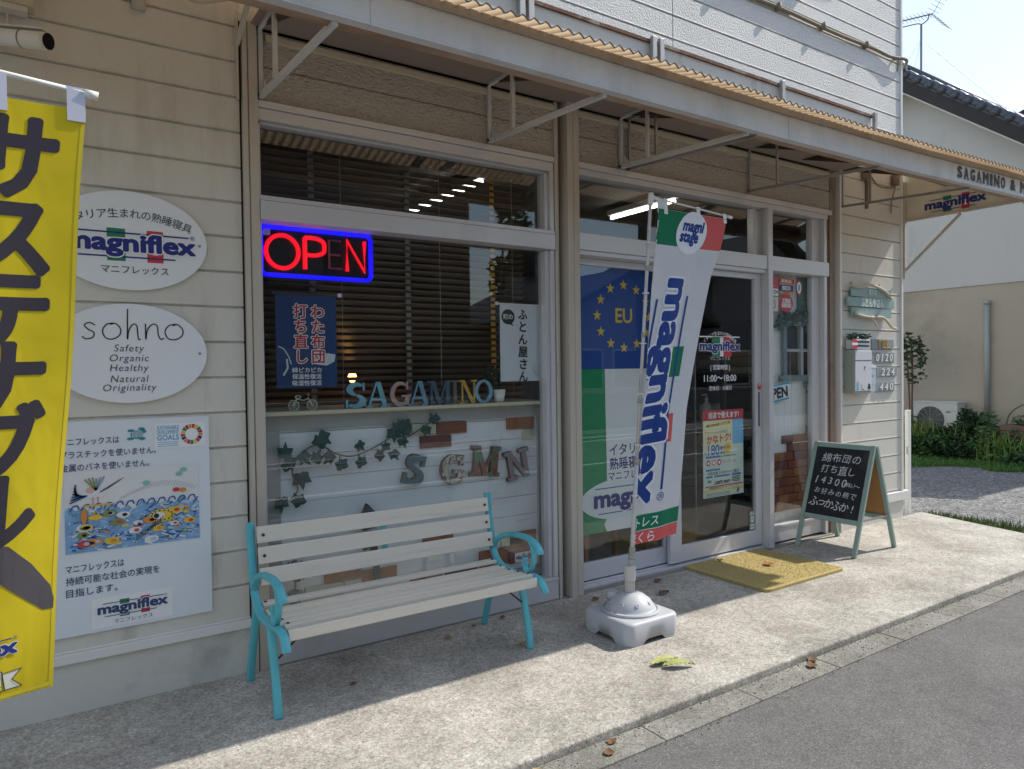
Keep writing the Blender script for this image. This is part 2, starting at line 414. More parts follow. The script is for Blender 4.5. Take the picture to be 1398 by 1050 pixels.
M_TRIM = mat('cream painted metal', (.50, .455, .385), .5, var=.05, vscale=5, dirt=(.30, .26, .21), dscale=3.5, dlo=.55, dhi=.9, stretch=(1, 1, .3))
M_PILLAR = mat('beige painted pillar', (.50, .45, .38), .5, var=.05, vscale=4, dirt=(.34, .29, .23), dscale=2.5, dlo=.5, dhi=.9, stretch=(1, 1, .25))
M_BROWN = mat('brown painted pillar', (.26, .19, .14), .6, var=.12, vscale=5, dirt=(.12, .08, .06), dscale=4, dlo=.5, dhi=.8)
M_ALU = mat('silver aluminium frame', (.58, .57, .58), .38, metal=.25, var=.04, vscale=6, dirt=(.36, .35, .34), dscale=3, dlo=.58, dhi=.9, stretch=(.4, 1, .4))
M_WHITE = mat('white painted trim', (.72, .71, .67), .5, var=.04, vscale=6, dirt=(.45, .42, .37), dscale=3, dlo=.58, dhi=.92)
M_BLACK = mat('black rubber', (.012, .012, .012), .6, var=.1)
M_DARKWOOD = mat('dark brown wood', (.062, .042, .03), .6, var=.3, vscale=8, stretch=(.3, 4, 4))
M_GALV = mat('galvanised steel', (.36, .35, .34), .5, metal=.5, var=.12, vscale=10, dirt=(.20, .15, .11), dscale=6, dlo=.56, dhi=.8)
M_RUST = mat('rusty steel', (.16, .075, .045), .85, var=.35, vscale=9, dirt=(.35, .30, .26), dscale=7, dlo=.5, dhi=.7, bump=.3, bscale=80)
M_FASCIA = mat('grey painted sheet metal', (.56, .555, .54), .55, var=.05, vscale=2, dirt=(.33, .305, .27), dscale=2.6, dlo=.46, dhi=.9, stretch=(1, 1, .5))
M_SIGNBACK = mat('weathered white sheet', (.60, .57, .52), .6, var=.06, vscale=3, dirt=(.33, .24, .17), dscale=5, dlo=.58, dhi=.82, stretch=(1, 1, .25))
M_CORR = sheet_mat('weathered corrugated plastic', (.48, .385, .28), (.78, .59, .39), .46, dirt=True, wave=.063)
M_SOFFIT = mat('brown grey board', (.27, .225, .185), .7, var=.08, vscale=2)
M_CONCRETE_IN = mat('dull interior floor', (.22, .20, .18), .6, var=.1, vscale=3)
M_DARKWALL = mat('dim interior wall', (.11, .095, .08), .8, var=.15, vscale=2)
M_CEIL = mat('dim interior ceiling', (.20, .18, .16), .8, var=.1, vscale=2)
M_GLASS = glass_mat()
NAVY = mat('navy print', (.018, .03, .20), .6, var=.02); GREEN = mat('green print', (.02, .20, .085), .6, var=.02); RED = mat('red print', (.56, .045, .05), .6, var=.02)
WHITE = mat('white print', (.80, .80, .80), .55, var=.02); INK = mat('black print', (.015, .015, .018), .6, var=.02); YEL = mat('yellow print', (.72, .50, .06), .6, var=.03)
SKYB = mat('light blue print', (.14, .42, .66), .6, var=.03); PALE = mat('pale print', (.74, .73, .60), .6, var=.03); ORANGE = mat('orange print', (.70, .25, .04), .6, var=.04)
LOGO = [NAVY, GREEN, RED, WHITE]

# ================================================================== the shop
shop = thing('shop_building', 'two storey shop front clad in beige siding with big windows and a corrugated awning', 'shop')
GR0, GRS = .461, .179
def siding(mb, x0, x1, z0, z1, y, off=0., gw=.007, gd=.011):
    """horizontal boards with V grooves, as one profile drawn along x"""
    prof = []; zs = [z0]; k = math.ceil((z0-GR0-off)/GRS-1e-6)
    while GR0+off+k*GRS < z1-.01:
        if GR0+off+k*GRS > z0+.01: zs.append(GR0+off+k*GRS)
        k += 1
    prof.append((y, z0))
    for z in zs[1:]: prof += [(y, z-gw), (y+gd, z-.002), (y+gd, z+.002), (y-.0025, z+gw), (y, z+gw+.012)]
    prof.append((y, z1)); n = len(prof)
    vs = [(x, a, b) for x in (x0, x1) for a, b in prof]
    fs = [(i, n+i, n+i+1, i+1) for i in range(n-1)]
    return mb.add(vs, fs)
w = siding(MB(), -4.0, .925, .285, 6.3, 0.); w.build('wall', M_SIDING, shop, recalc=False)
w = siding(MB(), 6.30, 7.372, .27, 3.36, 0.); w.build('wall', M_SIDING, shop, recalc=False)
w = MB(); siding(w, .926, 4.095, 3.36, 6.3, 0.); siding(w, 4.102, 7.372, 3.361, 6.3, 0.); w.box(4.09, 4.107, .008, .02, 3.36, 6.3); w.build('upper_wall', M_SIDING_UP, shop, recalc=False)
MB().box(7.2, 7.371, .02, 6.5, -.1, 6.3).build('outer_wall', M_SIDING, shop); MB().box(-4, -3.9, .02, 6.5, -.1, 6.3).build('outer_wall', M_SIDING, shop); MB().box(-3.9, 7.2, 6.4, 6.5, -.1, 6.3).build('outer_wall', M_SIDING, shop)
MB().box(-4.15, 7.55, -.25, 6.6, 6.3, 6.42).build('roof', M_SOFFIT, shop)
MB().box(-4, .925, -.004, .1, -.1, .24).build('plinth', M_PLINTH, shop); MB().box(6.26, 7.385, -.004, .1, -.1, .18).build('plinth', M_PLINTH, shop)
w = MB(); w.box(-4, .928, -.026, .02, .238, .283).box(-4, .926, -.012, .02, .2835, .292).build('base_trim', M_WHITE, shop, bevel=.003)
MB().box(6.25, 7.46, -.026, .02, .180, .27).build('base_trim', M_WHITE, shop, bevel=.003)
# stucco band above the openings, in two courses
for a, b in ((1.014, 2.986), (3.134, 6.119)):
    w = MB(); w.box(a, b, .0, .1, 3.157, 3.335).box(a, b, .0, .1, 2.972, 3.146).box(a, b, .012, .1, 3.146, 3.157).build('header_panel', M_STUCCO, shop)
for a, b in ((1.06, 2.96), (3.15, 6.1)): MB().box(a, b, -.018, 0., 3.283, 3.318).build('header_rail', mat('cream strip', (.56, .50, .36), .6), shop, bevel=.002)
# pillars
def pillar(x0, x1, m, y=-.05, split=.5, name='pillar'):
    xs = x0+(x1-x0)*split; w = MB(); w.box(x0, xs-.003, y, .14, 0, 3.36).box(xs+.003, x1, y+.006, .14, 0, 3.36).box(xs-.003, xs+.003, y+.014, .14, 0, 3.36)
    return w.build(name, m, shop, bevel=.004)
pillar(.936, 1.012, M_PILLAR, -.035, .35)
pillar(3.028, 3.134, M_PILLAR, -.05, .48)
pillar(6.122, 6.203, M_BROWN, -.004, .6)
for a, b, y in ((.925, .936, .006), (2.986, 3.028, .05), (6.203, 6.243, .05)): MB().box(a, b, y, .14, 0, 3.36).build('shutter_slot', M_BLACK, shop)
MB().box(6.243, 6.272, -.03, .05, 0, 3.36).box(6.2725, 6.302, -.012, .05, .27, 3.36).build('corner_trim', M_WHITE, shop, bevel=.003); MB().box(7.352, 7.384, -.014, .05, .27, 6.3).build('corner_trim', M_WHITE, shop, bevel=.003)

def frame_part(name, m, boxes, parent, bevel=.0025):
    w = MB()
    for b in boxes: w.box(*b)
    return w.build(name, m, parent, bevel=bevel)
def pane(parent, x0, x1, z0, z1, y):
    return MB().box(x0, x1, y, y+.005, z0, z1).build('pane', M_GLASS, parent)
# --- display window
dw = frame_part('display_window', M_ALU, [
    (1.013, 2.94, -.022, .10, 2.936, 2.971), (1.014, 2.938, -.010, .10, 2.876, 2.934), (1.03, 2.93, .02, .09, 2.86, 2.875),
    (1.013, 2.93, -.03, .09, 2.452, 2.478), (1.014, 2.93, -.036, .09, 2.352, 2.45),
    (1.013, 2.932, -.022, .09, .008, .135), (1.013, 2.932, -.03, .09, .137, .154),
    (2.874, 2.905, .006, .09, .155, 2.35), (2.874, 2.905, .006, .09, 2.48, 2.858), (2.907, 2.938, -.012, .10, .155, 2.35), (2.907, 2.938, -.012, .10, 2.48, 2.875),
    (1.013, 1.028, .006, .09, .155, 2.35), (1.013, 1.028, .006, .09, 2.48, 2.858)], shop)
pane(dw, 1.028, 2.874, .155, 2.352, .062); pane(dw, 1.028, 2.874, 2.479, 2.86, .062)
frame_part('shutter_rail', M_TRIM, [(2.945, 2.962, -.02, .1, 0, 3.34), (2.962, 2.984, -.006, .1, 0, 3.34)], shop); frame_part('shutter_rail', M_TRIM, [(1.02, 1.035, -.03, -.012, 2.98, 3.34)], shop)
frame_part('sill', mat('grey mortar', (.25, .235, .215), .9, var=.12, vscale=20, bump=.3, bscale=90), [(1.02, 3.03, -.02, .1, -.02, .006), (3.13, 6.12, -.03, .1, -.02, .012)], shop)
# --- entrance frame and transom lights
ef = frame_part('entrance_frame', M_ALU, [
    (3.134, 6.118, -.03, .10, 2.93, 2.971), (3.135, 6.07, -.016, .10, 2.887, 2.929),
    (3.135, 5.170, -.036, .09, 2.372, 2.486), (3.135, 5.170, -.022, .09, 2.340, 2.371), (5.232, 6.06, -.036, .09, 2.366, 2.490),
    (5.172, 5.230, -.045, .10, .012, 2.886), (6.02, 6.060, -.012, .10, .02, 2.886),
    (5.07, 5.115, .03, .09, 2.487, 2.886), (5.90, 6.019, .03, .09, 2.491, 2.886), (5.232, 6.019, .02, .09, .03, .168), (5.233, 6.019, .012, .09, .155, .176),
    (3.135, 5.17, .0, .12, .012, .03), (3.135, 5.17, .062, .07, .03, .042)], shop)
frame_part('jamb', mat('brown jamb', (.20, .14, .11), .6), [(6.062, 6.12, .01, .1, .02, 2.93)], shop)
pane(ef, 3.134, 5.07, 2.487, 2.886, .06); pane(ef, 5.231, 5.90, 2.491, 2.886, .06); pane(ef, 5.231, 6.02, .172, 2.366, .058)
frame_part('glazing_bar', M_ALU, [(5.90, 6.019, .035, .085, .177, 2.365)], shop)
M_DOOR = mat('lavender grey door frame', (.60, .60, .635), .4, metal=.15, var=.03, vscale=4, dirt=(.40, .39, .39), dscale=3, dlo=.6, dhi=.9)
def door(x0, x1, y, sl, sr):
    d = thing_part('sliding_door')
    frame_part('door_frame', M_DOOR, [(x0, x0+sl, y, y+.035, .044, 2.338), (x1-sr, x1, y, y+.035, .044, 2.338), (x0+sl, x1-sr, y+.001, y+.034, .044, .170), (x0+sl, x1-sr, y+.001, y+.034, 2.292, 2.338)], d)
    pane(d, x0+sl, x1-sr, .17, 2.292, y+.016); return d
def thing_part(name):
    o = bpy.data.objects.new(name, None); COL.objects.link(o); o.parent = shop; return o
d1 = door(3.11, 4.17, .082, .045, .12)
d2 = door(4.055, 5.168, .03, .125, .078)
frame_part('door_handle', mat('grey recessed handle', (.12, .12, .13), .4), [(5.118, 5.138, .024, .0295, 1.05, 1.34)], d2)
S = Sheet(); S.ellipse(0, 0, .022, .027, 0, 1); S.ellipse(0, .012, .012, .006, 1, 2)
S.build('door_sticker', [RED, WHITE], d2, (5.129, .023, 1.385))
# lettering on the door glass
S = Sheet(); S.arctext('イタリア生まれの熟睡寝具', 4.66, 1.53, .30, .036, 3, 128, 52, bold=.008)
S.rect(4.415, 1.795, 4.905, 1.805, 3, 1)
S.rect(4.56, 1.64, 4.66, 1.80, 1, 1); S.rect(4.66, 1.64, 4.70, 1.80, 3, 1); S.rect(4.70, 1.64, 4.80, 1.80, 2, 1)
wordmark(S, 4.66, 1.715, .50, (0, 1, 2, 3), 2, boxes=False, lines=False)
S.text('マニフレックス', 4.66, 1.625, .035, 3); S.text('[ 営業時間 ]', 4.66, 1.55, .046, 3, bold=.01)
S.text('11:00～18:00', 4.66, 1.465, .075, 3, w=.39, bold=.012, fit=False); S.text('定休日：火曜日', 4.66, 1.385, .04, 3, bold=.008)
S.build('lettering', LOGO, d2, (0, .046, 0))

# ------------------------------------------------------------------ interior
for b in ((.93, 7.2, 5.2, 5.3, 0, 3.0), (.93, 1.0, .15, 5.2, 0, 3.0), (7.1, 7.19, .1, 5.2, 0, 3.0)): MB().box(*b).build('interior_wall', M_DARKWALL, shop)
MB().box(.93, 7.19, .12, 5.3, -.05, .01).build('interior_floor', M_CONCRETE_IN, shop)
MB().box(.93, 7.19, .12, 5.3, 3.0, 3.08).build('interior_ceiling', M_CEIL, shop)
M_TUBE = emit('lit fluorescent tube', (1, .97, .92), 4.5)
def tube_light(x, y0, y1, z, label):
    t = thing('ceiling_light', label, 'light', (x, (y0+y1)/2, z), 'fluorescent ceiling lights in the shop')
    MB().box(x-.03, x+.03, y0, y1, z+.02, z+.07).build('housing', M_WHITE, t, bevel=.01)
    MB().tube([(x, y0+.03, z), (x, y1-.03, z)], .014, 8).build('tube', M_TUBE, t, smooth=True)
tube_light(2.71, .50, 1.85, 2.90, 'lit ceiling tube behind the blind of the display window')
tube_light(4.35, .20, 1.02, 2.90, 'long lit ceiling tube above the entrance door')

# ------------------------------------------------------------------ awning
aw = thing_part('awning')
AX0, AX1, AYF = -.9, 7.47, -1.15
def zroof(y): return 3.125+.30*(y+1.15)
n = int((AX1-AX0)/.0158); vs = []; fs = []
AYE = -1.262
for i in range(n+1):
    x = AX0+(AX1-AX0)*i/n; dz = .010*math.sin(2*math.pi*(x-AX0)/.063)
    for j, y in enumerate((-.0, -.6, AYE)):
        lip = 0.004*math.sin(x*3.1)+.003*math.sin(x*7.7) if j == 2 else 0
        vs.append((x, y+lip, zroof(y)+dz+lip))
for i in range(n):
    for j in range(2): fs.append((3*i+j, 3*i+j+1, 3*i+3+j+1, 3*i+3+j))
MB().add(vs, fs).build('corrugated_roof', M_CORR, aw, smooth=True, recalc=False)
vs = []
for i in range(n+1):
    x = AX0+(AX1-AX0)*i/n; lip = 0.004*math.sin(x*3.1)+.003*math.sin(x*7.7); vs.append((x, AYE+lip-.001, zroof(AYE)+.010*math.sin(2*math.pi*(x-AX0)/.063)+lip+.003))
MB().sweep(vs, [(-.0025, -.0025), (.0025, -.0025), (.0025, .0025), (-.0025, .0025)], up=(0, 1, 0)).build('roof_edge', mat('grimy sheet edge', (.13, .105, .08), .9, var=.5, vscale=5), aw)
w = MB()
SEG = (AX0, 1.16, 2.575, 3.875, 5.23, 6.4, AX1)
for a, b in zip(SEG, [q-.002 for q in SEG[1:]]):
    dy = random.uniform(-.002, .002); w.box(a, b, AYF+dy, AYF+.014+dy, 2.945, 3.075); w.box(a, b, AYF+dy+.0005, AYF+.05, 2.935, 2.9445)
w.build('fascia', M_FASCIA, aw)
w = MB()
for a, b in zip(SEG, SEG[1:]): w.box(a, b, AYF-.010, AYF+.03, 3.0755, 3.118)
w.build('fascia_trim', mat('dark brown trim', (.33, .28, .23), .6, var=.08, dirt=(.2, .15, .11), dscale=4), aw)  # brown trim board, darker than the fascia sheets below it
w = MB()
for a, b in zip(SEG, SEG[1:]): w.box(a, b, AYF+.05, AYF+.11, 2.937, 2.975)
w.build('gutter_channel', mat('rust stained channel', (.36, .25, .17), .7, var=.2, vscale=6, dirt=(.2, .11, .06), dscale=4, stretch=(.4, 1, 1)), aw)
for y in (-.42, -.80, -1.08): MB().box(AX0, AX1, y-.02, y+.02, zroof(y)-.06, zroof(y)-.016).build('purlin', M_DARKWOOD, aw)
BX = [1.03, 2.43, 3.54, 3.62, 4.96, 6.30]
for i, x in enumerate(BX+[5.6, .2]):
    w = MB(); w.bar((x+.02, 0, zroof(0)-.08), (x+.02, -1.1, zroof(-1.1)-.085), .03, .045); w.build('rafter', M_DARKWOOD, aw)
    if i >= len(BX): continue
    s = .021 if i < 3 else .016
    w = MB(); w.bar((x, -.02, 2.985), (x, -.02, 3.345), s, s).bar((x, -.006, 2.992), (x, -1.11, 2.93), s, s*1.3).bar((x, -.285, 2.985), (x, -.285, 3.335), s, s).bar((x, -.01, 3.342), (x, -.30, 3.338), s, s)
    w.bar((x, -.29, 3.335), (x, -1.06, 3.02), s, s)
    if i < 3: w.prism([(0, 0), (-.09, -.004), (0, .09)], (x+.012, -.03, 2.99), (0, 1, 0), (0, 0, 1), (1, 0, 0), .003)
    w.build('bracket', M_GALV if i > 2 else M_FASCIA, aw)
MB().box(.985, 6.24, -.32, -.005, 3.347, 3.358).build('soffit_board', M_SOFFIT, aw)
w = MB(); w.prism([(0, 3.02), (-1.13, 3.02), (-1.13, 3.155), (0, 3.50)], (7.425, 0, 0), (0, 1, 0), (0, 0, 1), (1, 0, 0), .012)
SP = w.build('side_panel', mat('cream painted panel', (.63, .60, .50), .6, var=.05, vscale=3, dirt=(.42, .36, .26), dscale=3, dlo=.55, dhi=.9), aw)
w = MB(); w.bar((7.42, 0, 3.012), (7.42, -1.14, 3.012), .03, .022).bar((7.415, -.006, 2.5), (7.43, -.54, 3.0), .022, .022).box(7.385, 7.42, -.03, .01, 2.43, 3.4)
w.tube([(7.42, -1.06, 3.01), (7.43, -1.13, 3.0)], .03, 10); w.build('side_frame', M_TRIM, aw)
S = Sheet(); wordmark(S, 0, 0, .56, (0, 1, 2, 3), 1, white=False)
S.build('lettering', LOGO, aw, (7.424, -.485, 3.112), (0, -1, 0), (0, .0, 1))
# slab lettering on the fascia
S = Sheet(); x = 5.99
for ch in 'SAGAMINO & MAGNIFLEX':
    if ch == ' ': x += .07; continue
    wch = .105 if ch in 'MN&' else (.046 if ch == 'I' else .085)
    S.text(ch, x+wch/2, 3.012, .094, 0, 1, w=wch*.90, bold=.04, fit=True)
    for zz in (2.968, 3.056):
        if ch in 'AMNIFLE' and x+wch < 7.43:
            if ch in 'AI' and zz > 3: continue
            for k in ((-.36, .36) if ch not in 'I' else (0,)): S.rect(x+wch/2+k*wch-.016, zz-.004, x+wch/2+k*wch+.016, zz+.004, 0, 2)
    x += wch+.022
    if x > 7.36: break
S.build('lettering', [INK], aw, (0, AYF-.003, 0))
# the awning rises slightly towards its far end
for o in aw.children:
    if o.name.split('.')[0] in ('corrugated_roof', 'roof_edge', 'fascia', 'fascia_trim', 'gutter_channel', 'bracket') or (o.name.startswith('lettering') and o.data.vertices[0].co.y < -1.1):
        for v in o.data.vertices: v.co.z += max(0., v.co.x-4.6)*.023 if o.name.split('.')[0] in ('corrugated_roof', 'roof_edge') else lerp_table([(3.875, 0), (5.23, .0145), (6.4, .0414), (7.5, .066)], v.co.x)
# upstand panel standing on the awning roof
up_ = thing_part('upstand')
MB().box(-.9, 6.295, -.30, -.285, 3.40, 3.762).build('upstand_panel', M_SIGNBACK, up_)
MB().box(-.9, 6.305, -.315, -.275, 3.763, 3.785).build('upstand_rail', M_RUST, up_)
for x in (.9, 2.47, 2.535, 3.56, 3.63, 4.97, 6.30): MB().box(x-.02, x+.02, -.345, -.316, 3.37, 3.80).build('upstand_post', M_GALV, up_, bevel=.003)
# little fixings on the wall
w = MB(); w.bar((6.72, -.015, 3.33), (6.72, -.015, 3.06), .025, .018).box(6.64, 6.70, -.06, 0, 3.33, 3.41).box(7.16, 7.23, -.06, -.014, 3.34, 3.44)
w.tube(crom([(6.74, -.03, 3.39), (6.85, -.04, 3.30), (7.0, -.04, 3.29), (7.17, -.04, 3.33), (7.21, -.05, 3.42)]), .008, 6).tube(crom([(6.66, -.05, 3.4), (6.7, -.07, 3.33), (6.66, -.05, 3.29), (6.69, -.06, 3.38), (6.75, -.05, 3.43)]), .006, 6)
w.tube(crom([(7.19, -.04, 3.34), (7.15, -.045, 3.26), (7.13, -.03, 3.16), (7.14, -.02, 3.06)]), .006, 6)
w.build('wiring', mat('brown grey wiring', (.22, .17, .13), .7), shop, smooth=True)
w = MB()
for k, r in ((0, .016), (1, .011)):
    w.tube(crom([(1.0, -.02-.004*k, 4.72+.03*k), (3.0, -.02, 4.66+.03*k), (4.6, -.02-.004*k, 4.595+.026*k), (5.4, -.02, 4.61+.02*k), (6.2, -.022, 4.598+.024*k), (6.8, -.02, 4.612+.014*k), (7.08, -.025, 4.60), (7.2, -.03, 4.605), (7.40, -.04, 4.625), (7.47, .02, 4.59), (7.45, .1, 4.54)]), r, 7)
for x in (4.7, 5.35, 6.0, 6.7): w.box(x-.012, x+.012, -.05, 0, 4.58, 4.64)
w.bar((7.22, -.005, 4.60), (7.24, -.045, 4.602), .02, .02).bar((7.30, -.005, 4.50), (7.25, -.04, 4.60), .010, .010).build('service_cable', mat('weathered cable', (.24, .21, .16), .8, var=.2, vscale=12), shop, smooth=True)
w = MB(); w.box(5.45, 5.98, -.085, -.003, 5.06, 5.2).tube([(5.84, -.08, 5.05), (5.97, -.08, 5.05)], .018, 8).build('window_ledge', mat('dark brown ledge', (.12, .09, .07), .7), shop)
# left end bracket and strap on the wall
w = MB(); w.bar((.915, -.012, 2.95), (.915, -.012, 3.36), .026, .012).bar((.915, -.015, 3.23), (.925, -.36, 3.42), .022, .02)
for z in (2.99, 3.09, 3.18): w.tube([(.915, -.02, z), (.915, -.026, z)], .006, 8)
w.build('end_bracket', M_TRIM, shop, bevel=.002)
w = MB().tube(crom([(.60, -.05, 3.45), (.70, -.05, 3.38), (.80, -.06, 3.40), (.93, -.10, 3.45), (1.0, -.2, 3.50)]), .010, 7); w.tube(crom([(.2, -.03, 3.46), (.45, -.03, 3.40), (.6, -.03, 3.47)]), .008, 6)
w.box(.44, .50, -.03, 0, 3.29, 3.34).build('conduit', M_TRIM, shop, smooth=True)
# ================================================================== signs on the wall
M_SIGNW = mat('white sign board', (.76, .78, .80), .45, var=.02, vscale=2)
def oval_sign(label, cu, cv, a, b):
    t = thing('oval_sign', label, 'sign', (cu, -.02, cv))
    p = [(cu+a*math.cos(2*math.pi*i/72), cv+b*math.sin(2*math.pi*i/72)) for i in range(72)]
    MB().prism(p, (0, -.022, 0), (1, 0, 0), (0, 0, 1), (0, 1, 0), .016).build('board', M_SIGNW, t, bevel=.002)
    for q in (cu+a*.90, cu-a*.90): MB().lathe((q, -.022, cv), [(.007, 0), (.007, .0015), (.003, .003)], 12, 0, (Vector((1, 0, 0)), Vector((0, 0, 1)), Vector((0, -1, 0)))).build('screw', M_GALV, t)
    return t
t = oval_sign('white oval wall sign with a blue, green and red logo, the upper of two', .41, 2.187, .34, .233)
S = Sheet(); wordmark(S, .42, 2.165, .56, (0, 1, 2, 3), 1)
S.arctext('イタリア生まれの熟睡寝具', .41, 1.60, .715, .048, 4, 110.5, 69.5, 1); S.text('マニフレックス', .43, 2.05, .042, 4)
S.build('lettering', LOGO+[INK], t, (0, -.022, 0))
t = oval_sign('white oval wall sign with thin handwritten words, the lower of two', .40, 1.655, .34, .235)
S = Sheet()
hw = {'s': [[(.78, .85), (.45, 1.0), (.15, .85), (.35, .6), (.7, .38), (.6, .08), (.2, 0), (0, .15)]],
      'o': [[(.55, 1), (.2, .9), (0, .5), (.15, .08), (.5, 0), (.85, .25), (.9, .65), (.65, .98), (.4, .9)]],
      'h': [[(.15, 1.9), (.12, 1.0), (.1, 0), (.2, .55), (.5, .95), (.75, .85), (.8, .4), (.85, 0), (1.0, .02)]],
      'n': [[(.1, 1), (.1, 0), (.2, .6), (.5, .98), (.75, .85), (.8, .3), (.95, 0), (1.1, .1)]]}
x = .205
for ch, ww in zip('sohno', (.068, .082, .062, .078, .088)):
    for st in hw[ch]:
        S.line([(x+p.x*ww, 1.722+p.y*.075) for p in crom([(a, b, 0) for a, b in st], 5)], .0055, 0, 1)
    x += ww+.014
for i, wd in enumerate(('Safety', 'Organic', 'Healthy', 'Natural', 'Originality')): S.text(wd, .395, 1.675-.0465*i, .047, 0, shear=.18, bold=-.008, spacing=1.12)
S.build('lettering', [INK], t, (0, -.022, 0))

# information panel
t = thing('information_panel', 'large white wall panel with a child painting of gull and sea between lines of text', 'sign', (.40, -.01, .85))
MB().box(.03, .742, -.014, -.0005, .358, 1.342).build('board', mat('pale blue white panel', (.70, .74, .78), .4, var=.02), t, bevel=.0015)
S = Sheet()
for i, s_ in enumerate(('マニフレックスは', 'プラスチックを使いません。', '金属のバネを使いません。')): S.text(s_, .108, 1.250-.059*i, .037, 0, align='l', bold=.006, w=(.237, .392, .362)[i])
for i, s_ in enumerate(('マニフレックスは', '持続可能な社会の実現を', '目指します。')): S.text(s_, .118, .668-.055*i, .040, 0, align='l', bold=.008, w=(.235, .385, .205)[i])
S.rect(.215, .375, .56, .515, 3, 1); wordmark(S, .388, .455, .30, (0, 1, 2, 3), 2); S.text('マニフレックス', .388, .396, .024, 0, 4)
S.rect(.497, 1.195, .725, 1.315, 3, 1); S.text('SUSTAINABLE', .555, 1.295, .02, 5, w=.098, fit=True, bold=.02); S.text('DEVELOPMENT', .555, 1.272, .02, 5, w=.098, fit=True, bold=.02); S.text('GOALS', .555, 1.246, .027, 5, w=.098, fit=True, bold=.03)
for k in range(3): S.rect(.508, 1.222-.009*k, .60, 1.225-.009*k, 5, 2)
for i in range(17):
    a = 90-i*360/17; S.ring(.662, 1.257, .030, .050, 6+i % 6, 2, a+1.5-360/17, a-1.5, 3)
# turtle sketch
S.ellipse(.42, 1.268, .027, .019, 12, 2); S.ellipse(.448, 1.283, .012, .009, 12, 2)
for a, b in ((.395, 1.288), (.44, 1.295), (.392, 1.25), (.442, 1.248)): S.ellipse(a, b, .015, .007, 12, 2, 12)
for k in range(9): S.line([(.40+.006*k, 1.255), (.402+.005*k, 1.284)], .002, 3, 3)
S.build('print', [mat('slate blue print', (.035, .06, .16), .6), GREEN, RED, WHITE, INK, SKYB, RED, YEL, GREEN, mat('crimson print', (.45, .02, .06), .6), ORANGE, NAVY, mat('teal print', (.03, .25, .30), .6)], t, (0, -.014, 0))
# the painting: loose strokes, fish and litter in a blue sea
S = Sheet(); rng = random.Random(5)
S.rect(.12, .735, .688, 1.112, 0, 1)
top = [(.12+.568*i/40, .935+.012*math.sin(i*1.5)+.010*math.sin(i*.6)) for i in range(41)]
S.poly([(.12, .738)]+[(.688, .738)]+top[::-1], 1, 2)
for k in range(420):
    a, b = rng.uniform(.13, .68), rng.uniform(.745, .93); L = rng.uniform(.01, .05); ang = rng.uniform(-.7, .9)
    S.line([(a, b), (min(.687, a+L*math.cos(ang)), max(.74, min(.945, b+L*math.sin(ang))))], rng.uniform(.002, .008), rng.choice((2, 2, 3, 3, 4, 0, 0, 1)), 3+k % 3)
for k in range(12):
    a = .14+.045*k; S.line([(a, .932), (a+.012, .955), (a+.03, .958), (a+.036, .94)], .006, 2, 6)
for k in range(34):
    a, b = rng.uniform(.14, .66), rng.uniform(.755, .925); r = rng.uniform(.006, .022)
    S.ellipse(a, b, r*1.5, r*.8, rng.choice((0, 5, 6, 7, 8, 5, 0)), 6+k % 4, 14); S.ellipse(a+r*.3, b, r*.6, r*.4, rng.choice((6, 7, 9, 3)), 10, 10)
S.ellipse(.52, .872, .055, .030, 5, 10); S.ellipse(.505, .872, .026, .018, 0, 11); S.ellipse(.495, .872, .012, .012, 9, 12, 12)
for k in range(14): S.ellipse(.52+.046*math.cos(k*.45), .872+.023*math.sin(k*.45), .004, .004, 9, 12, 8)
S.ellipse(.195, .905, .012, .035, 7, 10, 14); S.ellipse(.24, .895, .03, .012, 5, 10, 14)
for k in range(11): S.line([(.40+.011*k, .755+.008*k), (.415+.011*k, .79+.008*k)], .003, 9, 12)
# gull with spread wings
S.ellipse(.235, 1.005, .05, .02, 0, 5); S.ellipse(.222, 1.022, .016, .014, 10, 6, 14)
for k in range(7): S.line([(.21-.008*k, 1.0), (.14+.004*k, .97+.014*k)], .007, 9 if k % 2 else 2, 7)
for k in range(6): S.line([(.245, 1.02), (.20+.016*k, 1.075+.004*(k % 3))], .006, 8 if k < 3 else 4, 7)
for k in range(6): S.line([(.26, 1.01), (.30+.012*k, 1.03+.008*k)], .004, 11, 7)
for a in (.232, .252): S.line([(a, .99), (a, .955)], .003, 6, 7)
S.rect(.195, .948, .315, .955, 5, 7)
for k in range(26): S.line([(.34+.013*k, .965+.05*abs(math.sin(k*.11))), (.352+.013*k, .98+.06*abs(math.sin(k*.11)))], .002, 11, 5)
for a, b, m_ in ((.455, 1.035, 12), (.60, 1.065, 12), (.585, .99, 6), (.615, .985, 7), (.62, 1.085, 12)): S.ellipse(a, b, .016, .011, m_, 6, 12)
S.build('painting', [mat('paper white', (.70, .71, .71), .7), mat('sea blue', (.20, .38, .62), .7, var=.4, vscale=20), mat('deep blue', (.02, .08, .32), .7), mat('pale blue', (.35, .52, .70), .7), mat('grey blue', (.20, .30, .38), .7), YEL, RED, ORANGE, mat('olive', (.22, .26, .10), .7), INK, mat('pink', (.70, .38, .34), .7), mat('pencil grey', (.38, .38, .38), .7), mat('sea green', (.25, .50, .42), .7)], t, (0, -.0145, 0))

